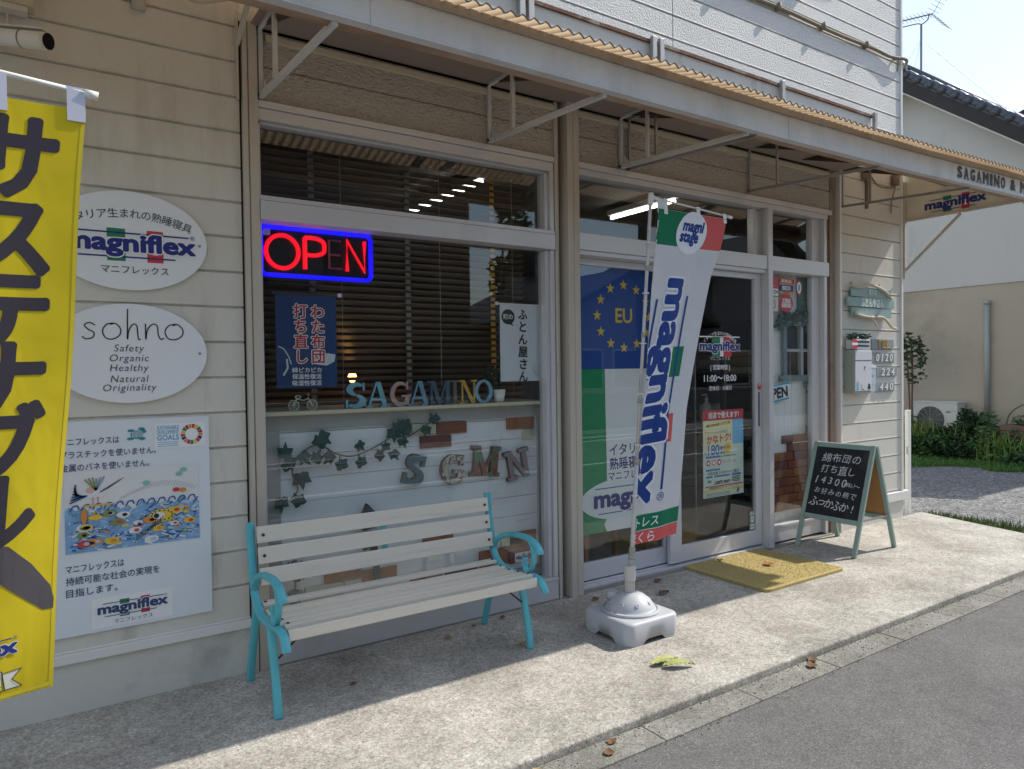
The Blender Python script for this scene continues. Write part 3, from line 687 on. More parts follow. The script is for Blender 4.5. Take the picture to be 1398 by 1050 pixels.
# driftwood board on the corner wall
M_TEAL = mat('pale teal painted wood', (.27, .40, .385), .7, var=.12, vscale=9, dirt=(.42, .50, .48), dscale=7, stretch=(.4, 1, 2))
M_DRIFT = mat('pale driftwood', (.55, .47, .36), .8, var=.15, vscale=12, bump=.4, bscale=60)
t = thing('board_sign', 'pale teal plank sign edged with driftwood on the corner wall', 'sign', (6.8, -.02, 2.16))
for x0, x1, z0, z1, s in ((6.42, 7.10, 2.205, 2.30, .006), (6.345, 7.16, 2.112, 2.198, .0), (6.42, 7.11, 2.02, 2.105, .004)):
    MB().box(x0, x1, -.042+s, -.018, z0, z1).build('plank', M_TEAL, t, bevel=.004)
w = MB(); w.tube(crom([(6.38, -.05, 2.325), (6.45, -.045, 2.30), (6.58, -.05, 2.295), (6.68, -.045, 2.325), (6.78, -.05, 2.318), (6.88, -.05, 2.30), (6.99, -.05, 2.265), (7.10, -.045, 2.205)]), .014, 7, scale=None)
w.tube([(6.86, -.05, 2.31), (6.87, -.055, 2.345)], .006, 6).build('driftwood_edge', M_DRIFT, t, smooth=True)
w = MB(); w.tube(crom([(6.44, -.05, 2.045), (6.56, -.05, 2.025), (6.72, -.05, 2.015), (6.90, -.05, 2.02), (6.98, -.05, 2.0), (7.10, -.05, 1.925), (7.18, -.05, 1.915)]), .013, 7).tube(crom([(6.72, -.05, 2.012), (6.78, -.05, 1.985), (6.82, -.05, 1.93)]), .010, 6)
w.build('driftwood_edge', M_DRIFT, t, smooth=True)
S = Sheet()
S.text('町の', 6.77, 2.253, .065, 0, w=.13, bold=.01); S.text('ふとんやさん', 6.76, 2.155, .10, 0, w=.40, bold=.02)
S.build('lettering', [mat('white chalk paint', (.78, .80, .80), .8, var=.1, vscale=30)], t, (0, -.0425, 0))

# letter box with its planter, flyer pocket and the number plaques
M_MBOX = mat('grey green enamel', (.30, .335, .29), .4, var=.03); M_MFRONT = mat('white enamel', (.62, .64, .67), .35, var=.02)
t = thing('letter_box', 'white fronted letter box with grey green sides on the corner wall', 'letter box', (6.48, -.05, 1.30))
MB().box(6.335, 6.63, -.105, -.002, 1.29, 1.70).build('box', M_MBOX, t, bevel=.006)
MB().box(6.345, 6.622, -.112, -.1055, 1.315, 1.595).build('door', M_MFRONT, t, bevel=.003)
MB().box(6.345, 6.622, -.115, -.1055, 1.602, 1.69).build('flap', M_MFRONT, t, bevel=.003)
S = Sheet(); S.ring(6.50, 1.535, .006, .011, 0, 1, seg=14); S.rect(6.497, 1.505, 6.503, 1.545, 0, 1)
S.rect(6.37, 1.325, 6.40, 1.40, 1, 1); S.poly([(6.55, 1.33), (6.60, 1.33), (6.59, 1.375), (6.565, 1.385)], 0, 1); S.rect(6.445, 1.325, 6.45, 1.38, 0, 1); S.rect(6.452, 1.325, 6.49, 1.332, 0, 1)
S.build('print', [INK, SKYB], t, (0, -.1125, 0))
t = thing('planter_box', 'small white and black slatted planter with succulents on top of the letter box', 'planter', (6.48, -.05, 1.705))
w = MB(); w.box(6.36, 6.62, -.10, -.01, 1.705, 1.80).build('box', M_MFRONT, t, bevel=.003)
w = MB(); w.box(6.405, 6.60, -.103, -.1, 1.728, 1.745).box(6.405, 6.60, -.103, -.1, 1.765, 1.782).build('slat', INK, t)
S = Sheet(); S.ellipse(6.352, 1.752, .05, .05, 0, 1, 24); S.rect(6.305, 1.742, 6.40, 1.765, 1, 2); S.ellipse(6.352, 1.752, .05, .05, 2, 0, 24, 180, 360); S.build('badge', [RED, WHITE, GREEN], t, (0, -.104, 0))
def leaf_ball(mb, c, r, n, size, rng, mi=0, flat=.5, hull=.35):
    for _ in range(n):
        while True:
            p = Vector((rng.uniform(-1, 1), rng.uniform(-1, 1), rng.uniform(-1, 1)))
            if hull < p.length <= 1: break
        p = Vector((p.x*r[0], p.y*r[1], p.z*r[2]))+Vector(c)
        a = Vector((rng.gauss(0, 1), rng.gauss(0, 1), rng.gauss(0, flat))).normalized(); b = a.cross(Vector((rng.gauss(0, 1), rng.gauss(0, 1), rng.gauss(0, 1)))).normalized()
        s = size*rng.uniform(.6, 1.3)
        mb.add([p-a*s, p-b*s*.42+a*s*.1, p+a*s, p+b*s*.42+a*s*.1], [(0, 1, 2, 3)], mi)
    return mb
def leafmat(name, col, trans=.25):
    m = mat(name, col, .55, var=.35, vscale=7, spec=.35); b = m.node_tree.nodes['Principled BSDF']
    return m
M_SUCC = leafmat('dusty green leaf', (.07, .14, .10)); rng = random.Random(3)
w = MB()
for k in range(11): leaf_ball(w, (6.33+.030*k, -.06+rng.uniform(-.02, .02), 1.815+rng.uniform(-.004, .022)), (.028, .03, .026), 26, .022, rng)
w.build('foliage', M_SUCC, t)
t = thing('flyer_pocket', 'clear pale blue flyer pocket fixed beside the letter box', 'flyer holder', (6.74, -.03, 1.30))
w = MB(); w.prism([(6.655, 1.30), (6.79, 1.30), (6.80, 1.545), (6.74, 1.565), (6.655, 1.525)], (0, -.055, 0), (1, 0, 0), (0, 0, 1), (0, 1, 0), .052)
w.build('pocket', mat('pale blue clear plastic', (.50, .58, .68), .25, var=.03, coat=.4), t, bevel=.003)
MB().box(6.665, 6.80, -.058, -.002, 1.531, 1.55).build('flyer', WHITE, t)
S = Sheet(); S.text('ご自由に', 6.72, 1.45, .022, 0, 1); S.text('どうぞ', 6.72, 1.36, .022, 0, 1); S.build('print', [INK], t, (0, -.056, 0))
def plaque(x0, x1, z0, z1, label, body, col, mdig, tilt=0., size=.075, pitch=.062):
    t = thing('number_plaque', label, 'plaque', (x0, -.01, z0), 'telephone plaques beside the letter box')
    MB().box(x0, x1, -.014, -.001, z0, z1).build('board', col, t, bevel=.003)
    n = len(body); S = Sheet()
    for i, ch in enumerate(body):
        S.text(ch, (x0+x1)/2+(i-(n-1)/2)*pitch+.01, (z0+z1)/2, size, 0, 2, w=pitch*(.26 if ch == '1' else .74), bold=.03, fit=True, shear=.15)
        S.text(ch, (x0+x1)/2+(i-(n-1)/2)*pitch+.014, (z0+z1)/2-.004, size, 1, 1, w=pitch*(.28 if ch == '1' else .76), bold=.03, fit=True, shear=.15)  # offset black copy: a drop shadow drawn behind each character
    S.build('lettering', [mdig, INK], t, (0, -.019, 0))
M_PLQ = mat('weathered grey wood', (.27, .30, .31), .75, var=.2, vscale=9, stretch=(.3, 1, 3)); M_DIG = mat('white wooden digit', (.72, .72, .70), .6)
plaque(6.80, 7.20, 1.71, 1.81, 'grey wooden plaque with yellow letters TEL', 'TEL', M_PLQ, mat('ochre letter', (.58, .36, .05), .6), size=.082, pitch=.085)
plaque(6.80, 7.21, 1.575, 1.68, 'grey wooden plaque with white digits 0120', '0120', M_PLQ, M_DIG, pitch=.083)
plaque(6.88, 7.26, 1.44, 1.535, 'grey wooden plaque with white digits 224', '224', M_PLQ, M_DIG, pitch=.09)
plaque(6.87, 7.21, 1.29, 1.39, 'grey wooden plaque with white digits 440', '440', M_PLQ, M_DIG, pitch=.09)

# ================================================================== inside the display window
# venetian blind
bl = thing('venetian_blind', 'dark brown wooden venetian blind hanging behind the display window', 'blind', (2.0, .42, 2.9))
M_SLAT = mat('dark slat wood', (.21, .155, .11), .4, var=.25, vscale=6, stretch=(.3, 3, 3))
def slats(mb, zs):
    for z in zs:
        a = R(24); c, s = math.cos(a)*.025, math.sin(a)*.025
        mb.add([(1.03, .42-c, z+s), (2.97, .42-c, z+s), (2.97, .42+c, z-s), (1.03, .42+c, z-s), (1.03, .42-c, z+s-.003), (2.97, .42-c, z+s-.003), (2.97, .42+c, z-s-.003), (1.03, .42+c, z-s-.003)],
               [(0, 1, 2, 3), (7, 6, 5, 4), (0, 4, 5, 1), (3, 2, 6, 7)])
    return mb
slats(MB(), [1.47+.043*k for k in range(33)]).build('slats', M_SLAT, bl)
slats(MB(), [1.385, 1.428]).build('slats', mat('orange lit slat wood', (.42, .19, .07), .4, var=.2, vscale=6, stretch=(.3, 3, 3)), bl)  # warm light on the lowest slats, put into the wood colour
MB().box(1.03, 2.97, .39, .45, 2.90, 2.96).build('head_rail', M_DARKWOOD, bl)
for x, m_ in ((1.42, mat('grey ladder tape', (.22, .20, .18), .8)), (2.05, MATS['grey ladder tape']), (2.70, mat('lit orange ladder tape', (.75, .38, .05), .8))):  # last tape: the orange light on it is put into its colour
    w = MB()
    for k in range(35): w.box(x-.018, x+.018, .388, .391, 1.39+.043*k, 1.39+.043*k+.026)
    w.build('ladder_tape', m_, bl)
for x in (1.12, 1.60, 2.28, 2.86): MB().tube([(x, .38, 1.37), (x, .38, 2.9)], .0015, 5).build('cord', mat('pale cord', (.5, .48, .42), .8), bl)
# small warm lamp on the shelf behind the blind
t = thing('table_lamp', 'small glowing amber lamp seen between the blind slats', 'lamp', (1.75, .62, 1.36))
MB().lathe((1.75, .62, 1.36), [(.05, 0), (.05, .012), (.012, .03), (.012, .12)], 14).build('lamp_stand', M_DARKWOOD, t, smooth=True)
MB().lathe((1.75, .62, 1.48), [(.004, 0), (.022, .02), (.028, .045), (.016, .075), (.004, .085)], 12).build('bulb', emit('amber bulb', (1, .45, .12), 6.), t, smooth=True)

# shelf with the wooden letters
t = thing('shelf', 'cream edged shelf across the display window', 'shelf', (2, .2, 1.34))
MB().box(1.03, 2.99, .10, .70, 1.318, 1.34).build('shelf_board', mat('cream shelf edge', (.56, .50, .36), .55), t, bevel=.002)
# glyph outlines with slab serifs (unit box), all drawn as bars
def slab_letter(ch):
    """list of polygons for a letter in a 1 x 1 box"""
    q = []
    def B(a, b, c, d): q.append([(a, b), (c, b), (c, d), (a, d)])
    def D(x0, x1, y0, y1, ww): q.append([(x0, y0), (x0+ww, y0), (x1+ww, y1), (x1, y1)])
    def arc(cx, cy, r, a0, a1, th0, th1, sx=1., n=16):
        o = []; i_ = []
        for k in range(n+1):
            t = R(a0+(a1-a0)*k/n); th = th0+(th1-th0)*math.sin(math.pi*k/n)
            o.append((cx+sx*r*math.cos(t), cy+r*math.sin(t))); i_.append((cx+sx*(r-th)*math.cos(t), cy+(r-th)*math.sin(t)))
        for k in range(n): q.append([o[k], o[k+1], i_[k+1], i_[k]])
    if ch == 'A':
        D(.02, .40, 0, 1, .09); D(.72, .40, 0, 1, .22); B(.22, .27, .72, .37); B(-.08, 0, .28, .07); B(.60, 0, 1.06, .07)
    elif ch == 'M':
        B(.06, 0, .16, 1); B(.80, 0, 1.0, 1); D(.42, .06, 0, 1, .2); D(.42, .80, 0, 1, .08); B(-.08, 0, .28, .07); B(.70, 0, 1.1, .07); B(-.08, .93, .2, 1); B(.85, .93, 1.1, 1)
    elif ch == 'N':
        B(.08, 0, .18, 1); B(.80, 0, .90, 1); D(.68, .06, 0, 1, .22); B(-.06, 0, .32, .07); B(.66, .93, 1.04, 1); B(-.06, .93, .2, 1)
    elif ch == 'I':
        B(.32, 0, .68, 1); B(.08, 0, .92, .08); B(.08, .92, .92, 1)
    elif ch == 'O': arc(.5, .5, .5, 0, 180, .12, .10); arc(.5, .5, .5, 180, 360, .12, .10); arc(.5, .5, .5, 90, 270, .10, .2); arc(.5, .5, .5, -90, 90, .10, .2)
    elif ch == 'G': arc(.5, .5, .5, 48, 330, .10, .22); B(.74, .06, .94, .42); B(.56, .38, 1.04, .46); B(.80, .66, .90, .98)
    elif ch == 'S': arc(.48, .74, .26, 30, 270, .10, .2, 1.5); arc(.5, .27, .27, -150, 90, .10, .2, 1.6); B(.78, .66, .87, .98); B(.06, .02, .15, .34)
    return q
def wood_letter(ch, x, z, wd, h, y, m, label, name='wooden_letter', depth=.028, rot=0., group=None, edge=None, heavy=0.):
    t = thing(name, label, 'letter', (x, y, z), group)
    w = MB(); cr, sr = math.cos(R(rot)), math.sin(R(rot))
    for i, pg in enumerate(slab_letter(ch)):
        pts = []; mx_, my_ = sum(q[0] for q in pg)/len(pg), sum(q[1] for q in pg)/len(pg)
        for a, b in pg:
            a += math.copysign(heavy, a-mx_); b += math.copysign(heavy*.7, b-my_); a, b = (a-.5)*wd, (b-.5)*h; pts.append((a*cr-b*sr, a*sr+b*cr))
        e = .00025*(i % 9)
        w.prism(pts, (x, y-e, z), (1, 0, 0), (0, 0, 1), (0, 1, 0), depth+2*e-.0003*(i % 5), 0, 1 if edge else 0)
    w.build('letter_body', [m, edge] if edge else [m], t, recalc=True); return t
LB = mat('light blue painted letter', (.17, .36, .46), .6, var=.12, vscale=14); LE = mat('dark letter edge', (.025, .055, .10), .7)
LG = [(LB, 'S', .155, 'light blue slab letter S at the start of the shop name on the shelf'), (LB, 'A', .150, 'light blue slab letter A standing second in the row on the shelf'),
      (mat('dusty pink painted letter', (.42, .27, .25), .7, var=.15, vscale=14), 'G', .145, 'dusty pink slab letter G in the row on the shelf'), (mat('steel blue painted letter', (.14, .27, .36), .6, var=.1), 'A', .15, 'steel blue slab letter A standing between G and M'),
      (mat('slate grey painted letter', (.06, .10, .13), .6, var=.1), 'M', .155, 'slate dark slab letter M in the row on the shelf'), (mat('brown painted letter', (.13, .11, .09), .7, var=.1), 'I', .075, 'narrow brown slab letter I in the row on the shelf'),
      (mat('mustard painted letter', (.50, .30, .035), .6, var=.15), 'N', .130, 'mustard yellow slab letter N in the row on the shelf'), (LB, 'O', .150, 'light blue slab letter O at the end beside the white pot')]
for x, (m_, ch, wd, lb) in zip((1.605, 1.745, 1.89, 2.025, 2.165, 2.275, 2.372, 2.49), LG):
    wood_letter(ch, x*.985+.0, 1.417, wd*.93, .152, .125+.004*(ord(ch) % 3), m_, lb, edge=LE)
t = thing('flower_pot', 'little white tapered pot beside the letter O on the shelf', 'pot', (2.585, .14, 1.34))
MB().lathe((2.585, .15, 1.34), [(.031, 0), (.044, .085), (.040, .085), (.036, .07), (.001, .07)], 20).build('pot', M_WHITE, t, smooth=True)
w = MB(); leaf_ball(w, (2.57, .2, 1.50), (.07, .06, .09), 90, .03, random.Random(4)); w.build('foliage', leafmat('dark shelf plant leaf', (.025, .05, .03)), t)
t = thing('bicycle_ornament', 'tiny pale wire bicycle ornament standing on the shelf below the navy poster', 'ornament', (1.27, .14, 1.34))
w = MB()
def ringpts(cx, cz, r, y, n=18): return [(cx+r*math.cos(2*math.pi*i/n), y, cz+r*math.sin(2*math.pi*i/n)) for i in range(n+1)]
for cx in (1.218, 1.322):
    wh = MB(); wh.tube(ringpts(cx, 1.371, .029, .14), .0025, 5)
    for k in range(4): a = R(45*k); wh.tube([(cx-.029*math.cos(a), .14, 1.371-.029*math.sin(a)), (cx+.029*math.cos(a), .14, 1.371+.029*math.sin(a))], .0014, 4)
    wh.build('wheel', mat('pale green wire', (.50, .58, .47), .5), t)
w.tube(crom([(1.218, .14, 1.371), (1.235, .14, 1.405), (1.275, .14, 1.398), (1.30, .14, 1.408), (1.322, .14, 1.371)]), .003, 5).tube([(1.30, .14, 1.405), (1.303, .14, 1.432)], .002, 5).tube(crom([(1.225, .14, 1.418), (1.24, .14, 1.425), (1.26, .14, 1.418), (1.24, .14, 1.409), (1.225, .14, 1.418)]), .003, 5).tube([(1.29, .13, 1.43), (1.31, .15, 1.434)], .002, 5)
w.build('frame', MATS['pale green wire'], t)

# hanging posters
def poster(name, label, x0, x1, z0, z1, y, m, thick=.004):
    t = thing(name, label, 'poster', ((x0+x1)/2, y, z0))
    MB().box(x0, x1, y, y+thick, z0, z1).build('sheet', m, t); return t
t = poster('hanging_poster', 'navy poster with red characters outlined in white hanging under the neon sign', 1.118, 1.46, 1.47, 1.985, .11, mat('navy poster cloth', (.012, .045, .15), .7, var=.1))
MB().tube([(1.10, .112, 1.99), (1.475, .112, 1.99)], .007, 8).build('rod', M_DARKWOOD, t); MB().lathe((1.482, .112, 1.978), [(.002, 0), (.014, .006), (.014, .02), (.002, .026)], 12).build('knob', M_WHITE, t, smooth=True)
S = Sheet()
for m_, b_, l_ in ((3, .075, 2), (2, .022, 4)):
    S.vtext('わた布団', 1.352, 1.895, .082, .084, m_, l_, bold=b_); S.vtext('打ち直し', 1.255, 1.895, .082, .084, m_, l_, bold=b_)
for i, s_ in enumerate(('綿ピカピカ', '保温性復活', '吸湿性復活')): S.text(s_, 1.285, 1.568-.036*i, .031, 3, 4, w=.165, bold=.012)
S.poly([(1.335, 1.60), (1.40, 1.592), (1.445, 1.615), (1.452, 1.655), (1.40, 1.662), (1.36, 1.64), (1.325, 1.625)], 0, 1)
S.line([(1.13, 1.70), (1.16, 1.685), (1.185, 1.645), (1.20, 1.60)], .006, 0, 1); S.line([(1.175, 1.63), (1.18, 1.58), (1.155, 1.54)], .010, 0, 1)
S.build('print', [mat('soft pale print', (.55, .60, .66), .7), INK, mat('poster red', (.45, .03, .04), .7), WHITE], t, (0, .11, 0))
t = poster('hanging_poster', 'white narrow cloth poster with black brush lettering above the flower pot', 2.575, 2.925, 1.478, 1.985, .11, mat('white poster cloth', (.62, .65, .70), .8, var=.04))
MB().tube([(2.555, .112, 1.99), (2.935, .112, 1.99)], .006, 8).build('rod', M_WHITE, t); MB().lathe((2.552, .112, 1.978), [(.002, 0), (.014, .006), (.014, .02), (.002, .026)], 12).build('knob', M_WHITE, t, smooth=True)
S = Sheet(); S.vtext('ふとん屋さん', 2.755, 1.925, .078, .083, 0, 1, bold=.028, wob=.15); S.ellipse(2.638, 1.905, .052, .05, 0, 1); S.text('町の', 2.638, 1.905, .04, 1, 2, bold=.02); S.poly([(2.66, 1.87), (2.685, 1.845), (2.645, 1.858)], 0, 1)
for k in range(3): S.ring(2.86+.012*k, 1.56-.012*k, .028, .031, 2, 1)
S.build('print', [INK, WHITE, mat('faint grey print', (.42, .45, .5), .7)], t, (0, .11, 0))

# neon sign
t = thing('neon_sign', 'lit neon OPEN sign with red letters in a blue border', 'neon sign', (1.36, .09, 2.08))
E_BLUE = emit('blue neon', (.0, .0, 1), .9); E_RED = emit('red neon', (1, .0, .012), .72)
def rrect(x0, x1, z0, z1, r, y):
    p = []
    for cx, cz, a in ((x1-r, z1-r, 0), (x0+r, z1-r, 90), (x0+r, z0+r, 180), (x1-r, z0+r, 270)):
        p += [(cx+r*math.cos(R(a+15*k)), y, cz+r*math.sin(R(a+15*k))) for k in range(7)]
    return p+[p[0]]
MB().tube(rrect(1.045, 1.672, 2.085, 2.343, .03, .10), .013, 8).build('border_tube', E_BLUE, t, smooth=True)
def neon(pts, m=E_RED, r=.0125): MB().tube(pts, r, 8).build('letter_tube', m, t, smooth=True)
y = .10
neon([(1.160+.088*math.cos(2*math.pi*i/28), y, 2.214+.088*math.sin(2*math.pi*i/28)*1.02) for i in range(29)])
neon([(1.284, y, 2.128), (1.284, y, 2.302)]+crom([(1.284, y, 2.302), (1.345, y, 2.302), (1.388, y, 2.285), (1.395, y, 2.255), (1.388, y, 2.225), (1.345, y, 2.208), (1.288, y, 2.208)], 4))
neon([(1.528, y, 2.132), (1.528, y, 2.308), (1.634, y, 2.134), (1.634, y, 2.31)], r=.0115)
E_DIM = mat('unlit neon tube', (.30, .05, .08), .3)
neon([(1.493, y, 2.142), (1.422, y, 2.142), (1.422, y, 2.30), (1.493, y, 2.30)], E_DIM, .008); neon([(1.422, y, 2.218), (1.488, y, 2.218)], E_DIM, .0065)
MB().box(1.05, 1.668, .118, .123, 2.09, 2.34).build('backing', mat('smoked acrylic', (.012, .012, .014), .1), t)
MB().box(1.06, 1.10, .11, .20, 2.30, 2.36).build('clip', M_ALU, t)

# lower display: whitewashed board, brick slips, ivy, letters
dp = thing('display_panel', 'whitewashed plank panel with brick slips low in the display window', 'panel', (2, .2, .2))
M_WW = mat('whitewashed plank', (.76, .76, .78), .7, var=.05, vscale=3, dirt=(.45, .45, .47), dscale=9, dlo=.6, dhi=.82, stretch=(.35, 1, 3))
w = MB(); z = .17
while z < 1.23:
    w.box(1.14, 2.92, .19+random.uniform(0, .002), .21, z, min(z+.128, 1.24)); z += .131
w.build('board', M_WW, dp); MB().box(1.1, 2.95, .212, .22, .15, 1.25).build('backing', INK, dp)
M_GWOOD = mat('grey weathered frame wood', (.36, .36, .35), .7, var=.15, vscale=7, stretch=(.3, 2, 2), dirt=(.36, .36, .35), dscale=6)
w = MB(); w.box(1.03, 3.0, .17, .2, 1.232, 1.316).build('frame', M_GWOOD, dp); MB().box(1.03, 1.145, .168, .2, .15, 1.231).build('frame', M_GWOOD, dp); MB().box(2.915, 3.0, .168, .2, .15, 1.231).build('frame', M_GWOOD, dp)
M_BR = [mat('red brown brick slip', (.20, .065, .035), .8, var=.3, vscale=14, bump=.4, bscale=50), mat('orange brown brick slip', (.28, .11, .05), .8, var=.3, vscale=14, bump=.4, bscale=50), mat('cream brick slip', (.50, .47, .36), .8, var=.15, vscale=14, bump=.3, bscale=50), mat('dark red brick slip', (.15, .045, .04), .8, var=.3, vscale=14, bump=.4, bscale=50)]
for x0, x1, z0, z1, k in ((2.13, 2.35, 1.15, 1.228, 0), (1.955, 2.126, 1.155, 1.228, 2), (2.01, 2.235, 1.068, 1.148, 3), (2.66, 2.888, 1.15, 1.236, 1), (2.785, 2.888, 1.075, 1.147, 2),
        (1.385, 1.612, .335, .445, 1), (1.616, 1.842, .265, .372, 1), (1.27, 1.50, .245, .332, 2), (1.504, 1.612, .265, .33, 2), (1.28, 1.50, .52, .60, 0), (2.02, 2.24, .43, .515, 1), (1.93, 2.16, .19, .285, 0), (2.43, 2.66, .248, .362, 1), (2.664, 2.894, .332, .452, 1), (2.60, 2.78, .365, .44, 2), (2.664, 2.894, .236, .326, 0), (2.17, 2.42, .18, .29, 3)):
    MB().box(x0+.002, x1-.002, .172, .189, z0+.002, z1-.002).build('brick', M_BR[k], dp, bevel=.004)
S = Sheet(); wordmark(S, 2.80, .275, .165, (0, 1, 2, 3), 2); S.rect(2.71, .243, 2.89, .308, 3, 0); S.build('sticker', LOGO, dp, (0, .1715, 0))
def ivy_leaf(mb, c, r, rot, n=(0, -1, 0), tilt=0.):
    pts = []
    for a, k in ((90, 1.2), (66, .62), (36, .95), (8, .62), (-30, .74), (-62, .52), (-90, .36), (-118, .52), (-150, .74), (172, .62), (144, .95), (114, .62)):
        pts.append((k*r*math.cos(R(a+rot)), k*r*math.sin(R(a+rot))))
    cx, cy, cz = c; vs = [(cx, cy-.012, cz)]+[(cx+a, cy+tilt*a+.006*math.sin(7*a/r), cz+b) for a, b in pts]
    mb.add(vs, [(0, i+1, (i+1) % 12+1) for i in range(12)])
M_IVY = leafmat('dark teal ivy leaf', (.016, .062, .055))
t = thing('ivy_garland', 'artificial dark green ivy garland trailing over the whitewashed panel', 'garland', (1.6, .15, 1.05))
w = MB(); rng = random.Random(8)
lv = [(1.37, 1.185, .062), (1.355, 1.155, .055), (1.165, 1.105, .055), (1.26, 1.085, .052), (1.335, 1.065, .052), (1.42, 1.075, .055), (1.485, 1.015, .052), (1.18, 1.035, .05), (1.255, .965, .062), (1.145, .84, .055), (1.24, .83, .05), (1.595, 1.125, .045), (1.605, 1.02, .052), (1.825, 1.185, .055), (1.895, 1.235, .058), (1.875, 1.13, .042), (2.03, 1.195, .045), (2.10, 1.25, .045), (1.72, 1.05, .05), (1.81, 1.06, .042), (1.90, 1.195, .05), (1.84, 1.215, .045), (1.20, 1.07, .04), (1.76, 1.10, .04)]
for a, b, r in lv: ivy_leaf(w, (a, .145+rng.uniform(-.02, .012), b), r*1.06, rng.uniform(-60, 60)+(180 if rng.random() < .35 else 0), tilt=rng.uniform(-.4, .4))
w.build('leaves', M_IVY, t)
w = MB(); w.tube(crom([(1.20, .165, .85), (1.24, .165, .90), (1.21, .165, 1.0), (1.25, .165, 1.09), (1.36, .165, 1.14), (1.47, .165, 1.08), (1.57, .165, 1.06), (1.70, .165, 1.10), (1.83, .165, 1.16), (1.92, .165, 1.15), (2.02, .165, 1.20), (2.10, .165, 1.24)]), .004, 5)
w.build('vine', mat('brown vine', (.12, .09, .05), .8), t)
EDG = mat('worn brown letter edge', (.16, .10, .07), .8, var=.2)
wood_letter('S', 1.965, .945, .150, .185, .155, mat('worn teal letter', (.07, .15, .17), .7, var=.3, vscale=20), 'worn teal wooden letter S tilted on the whitewashed panel', 'wall_letter', .03, -14, edge=EDG, heavy=.03)
wood_letter('G', 2.235, .925, .165, .185, .155, mat('mosaic cream letter', (.50, .46, .38), .7, var=.1, dirt=(.12, .08, .06), dscale=30, dlo=.5, dhi=.56), 'mosaic cream and brown wooden letter G on the whitewashed panel', 'wall_letter', .03, -8, edge=EDG, heavy=.03)
wood_letter('M', 2.478, .955, .175, .185, .155, mat('patchwork painted letter', (.10, .20, .14), .7, var=.3, vscale=20, dirt=(.26, .07, .04), dscale=11, dlo=.48, dhi=.52), 'patchwork red, green and blue wooden letter M on the whitewashed panel', 'wall_letter', .03, -6, edge=EDG, heavy=.055)
wood_letter('N', 2.738, .915, .165, .185, .155, mat('mauve painted letter', (.27, .21, .23), .7, var=.15, vscale=20), 'mauve wooden letter N on the whitewashed panel', 'wall_letter', .03, 10, edge=EDG, heavy=.055)
t = thing('bottle_ornament', 'dark green painted bottle shaped ornament leaning behind the bench back', 'ornament', (1.66, .14, .34))
M_DKG = mat('dark green paint', (.02, .045, .045), .5)
MB().prism([(1.58, .655), (1.64, .775), (1.725, .685), (1.70, .63), (1.615, .62)], (0, .135, 0), (1, 0, 0), (0, 0, 1), (0, 1, 0), .03).prism([(1.615, .50), (1.715, .53), (1.715, .60), (1.615, .57)], (0, .135, 0), (1, 0, 0), (0, 0, 1), (0, 1, 0), .03).prism([(1.685, .30), (1.725, .30), (1.70, .52), (1.66, .51)], (0, .14, 0), (1, 0, 0), (0, 0, 1), (0, 1, 0), .02).build('body', M_DKG, t)
S = Sheet(); S.line([(1.61, .665), (1.70, .685)], .008, 0); S.line([(1.655, .72), (1.655, .64)], .006, 0); S.line([(1.62, .70), (1.69, .65)], .006, 0); S.ring(1.655, .675, .024, .030, 0, 1, seg=18)
S.text('WELCOME', 1.665, .545, .03, 0, w=.085, rot=14); S.build('print', [WHITE], t, (0, .135, 0))
t = thing('topiary', 'little potted ball topiary at the foot of the whitewashed panel', 'plant', (1.21, .14, .2))
MB().lathe((1.205, .14, .235), [(.028, 0), (.042, .10), (.036, .10), (.03, .085), (.001, .085)], 4).build('pot', mat('slate pot', (.10, .15, .16), .6), t); MB().tube([(1.205, .14, .31), (1.208, .14, .42)], .005, 6).build('stem', M_DARKWOOD, t)
leaf_ball(MB(), (1.21, .14, .445), (.068, .06, .06), 260, .018, random.Random(2), hull=.5).build('crown', leafmat('topiary leaf', (.02, .055, .03)), t)
MB().box(1.1, 2.95, .12, .3, .15, .2).build('display_base', M_GWOOD, dp)

# ================================================================== behind the entrance doors
t = thing('hanging_banner', 'blue over green banner with ring of yellow stars hanging behind the sliding door', 'banner', (3.6, .16, .35))
M_EUB = mat('royal blue cloth', (.012, .07, .33), .8, var=.06); M_EUG = mat('bright green cloth', (.015, .27, .11), .8, var=.06); M_EUW = mat('white banner cloth', (.80, .82, .84), .8, var=.03)
MB().box(3.20, 4.02, .165, .168, 1.552, 2.31).build('cloth', M_EUB, t); MB().box(3.20, 4.02, .1655, .1685, .345, 1.5515).build('cloth', M_EUG, t)
MB().tube([(3.18, .167, 2.315), (4.04, .167, 2.315)], .01, 8).build('rod', M_WHITE, t)
S = Sheet(); S.poly([(3.525, 1.552), (4.02, 1.552), (4.02, .346), (3.53, .346), (3.505, .40), (3.54, .46)], 0, 1)
for k in range(12): S.star(3.72+.262*math.sin(R(30*k)), 1.945+.235*math.cos(R(30*k)), .042, 1, 1)
S.text('EU', 3.72, 1.95, .11, 1, w=.17, fit=True, bold=.02)
S.ellipse(3.70, .58, .42, .155, 0, 2); S.ring(3.70, .58, .01, .011, 0, 2)
wordmark(S, 3.83, .575, .86, (2, 3, 4, 0), 3, lines=False, boxes=False); S.rect(3.42, .665, 4.0, .672, 2, 3); S.rect(3.45, .478, 4.0, .485, 2, 3)
S.text('イタリア生まれの', 3.565, .95, .095, 2, align='l', bold=.015); S.text('熟睡寝具', 3.565, .845, .095, 2, align='l', bold=.02); S.text('マニフレックス', 3.55, .752, .075, 2, align='l', bold=.008)
S.build('print', [M_EUW, YEL, NAVY, GREEN, RED], t, (0, .165, 0))
t = thing('wooden_stand', 'orange brown wooden stand legs behind the sliding door', 'stand', (3.6, .4, .01))
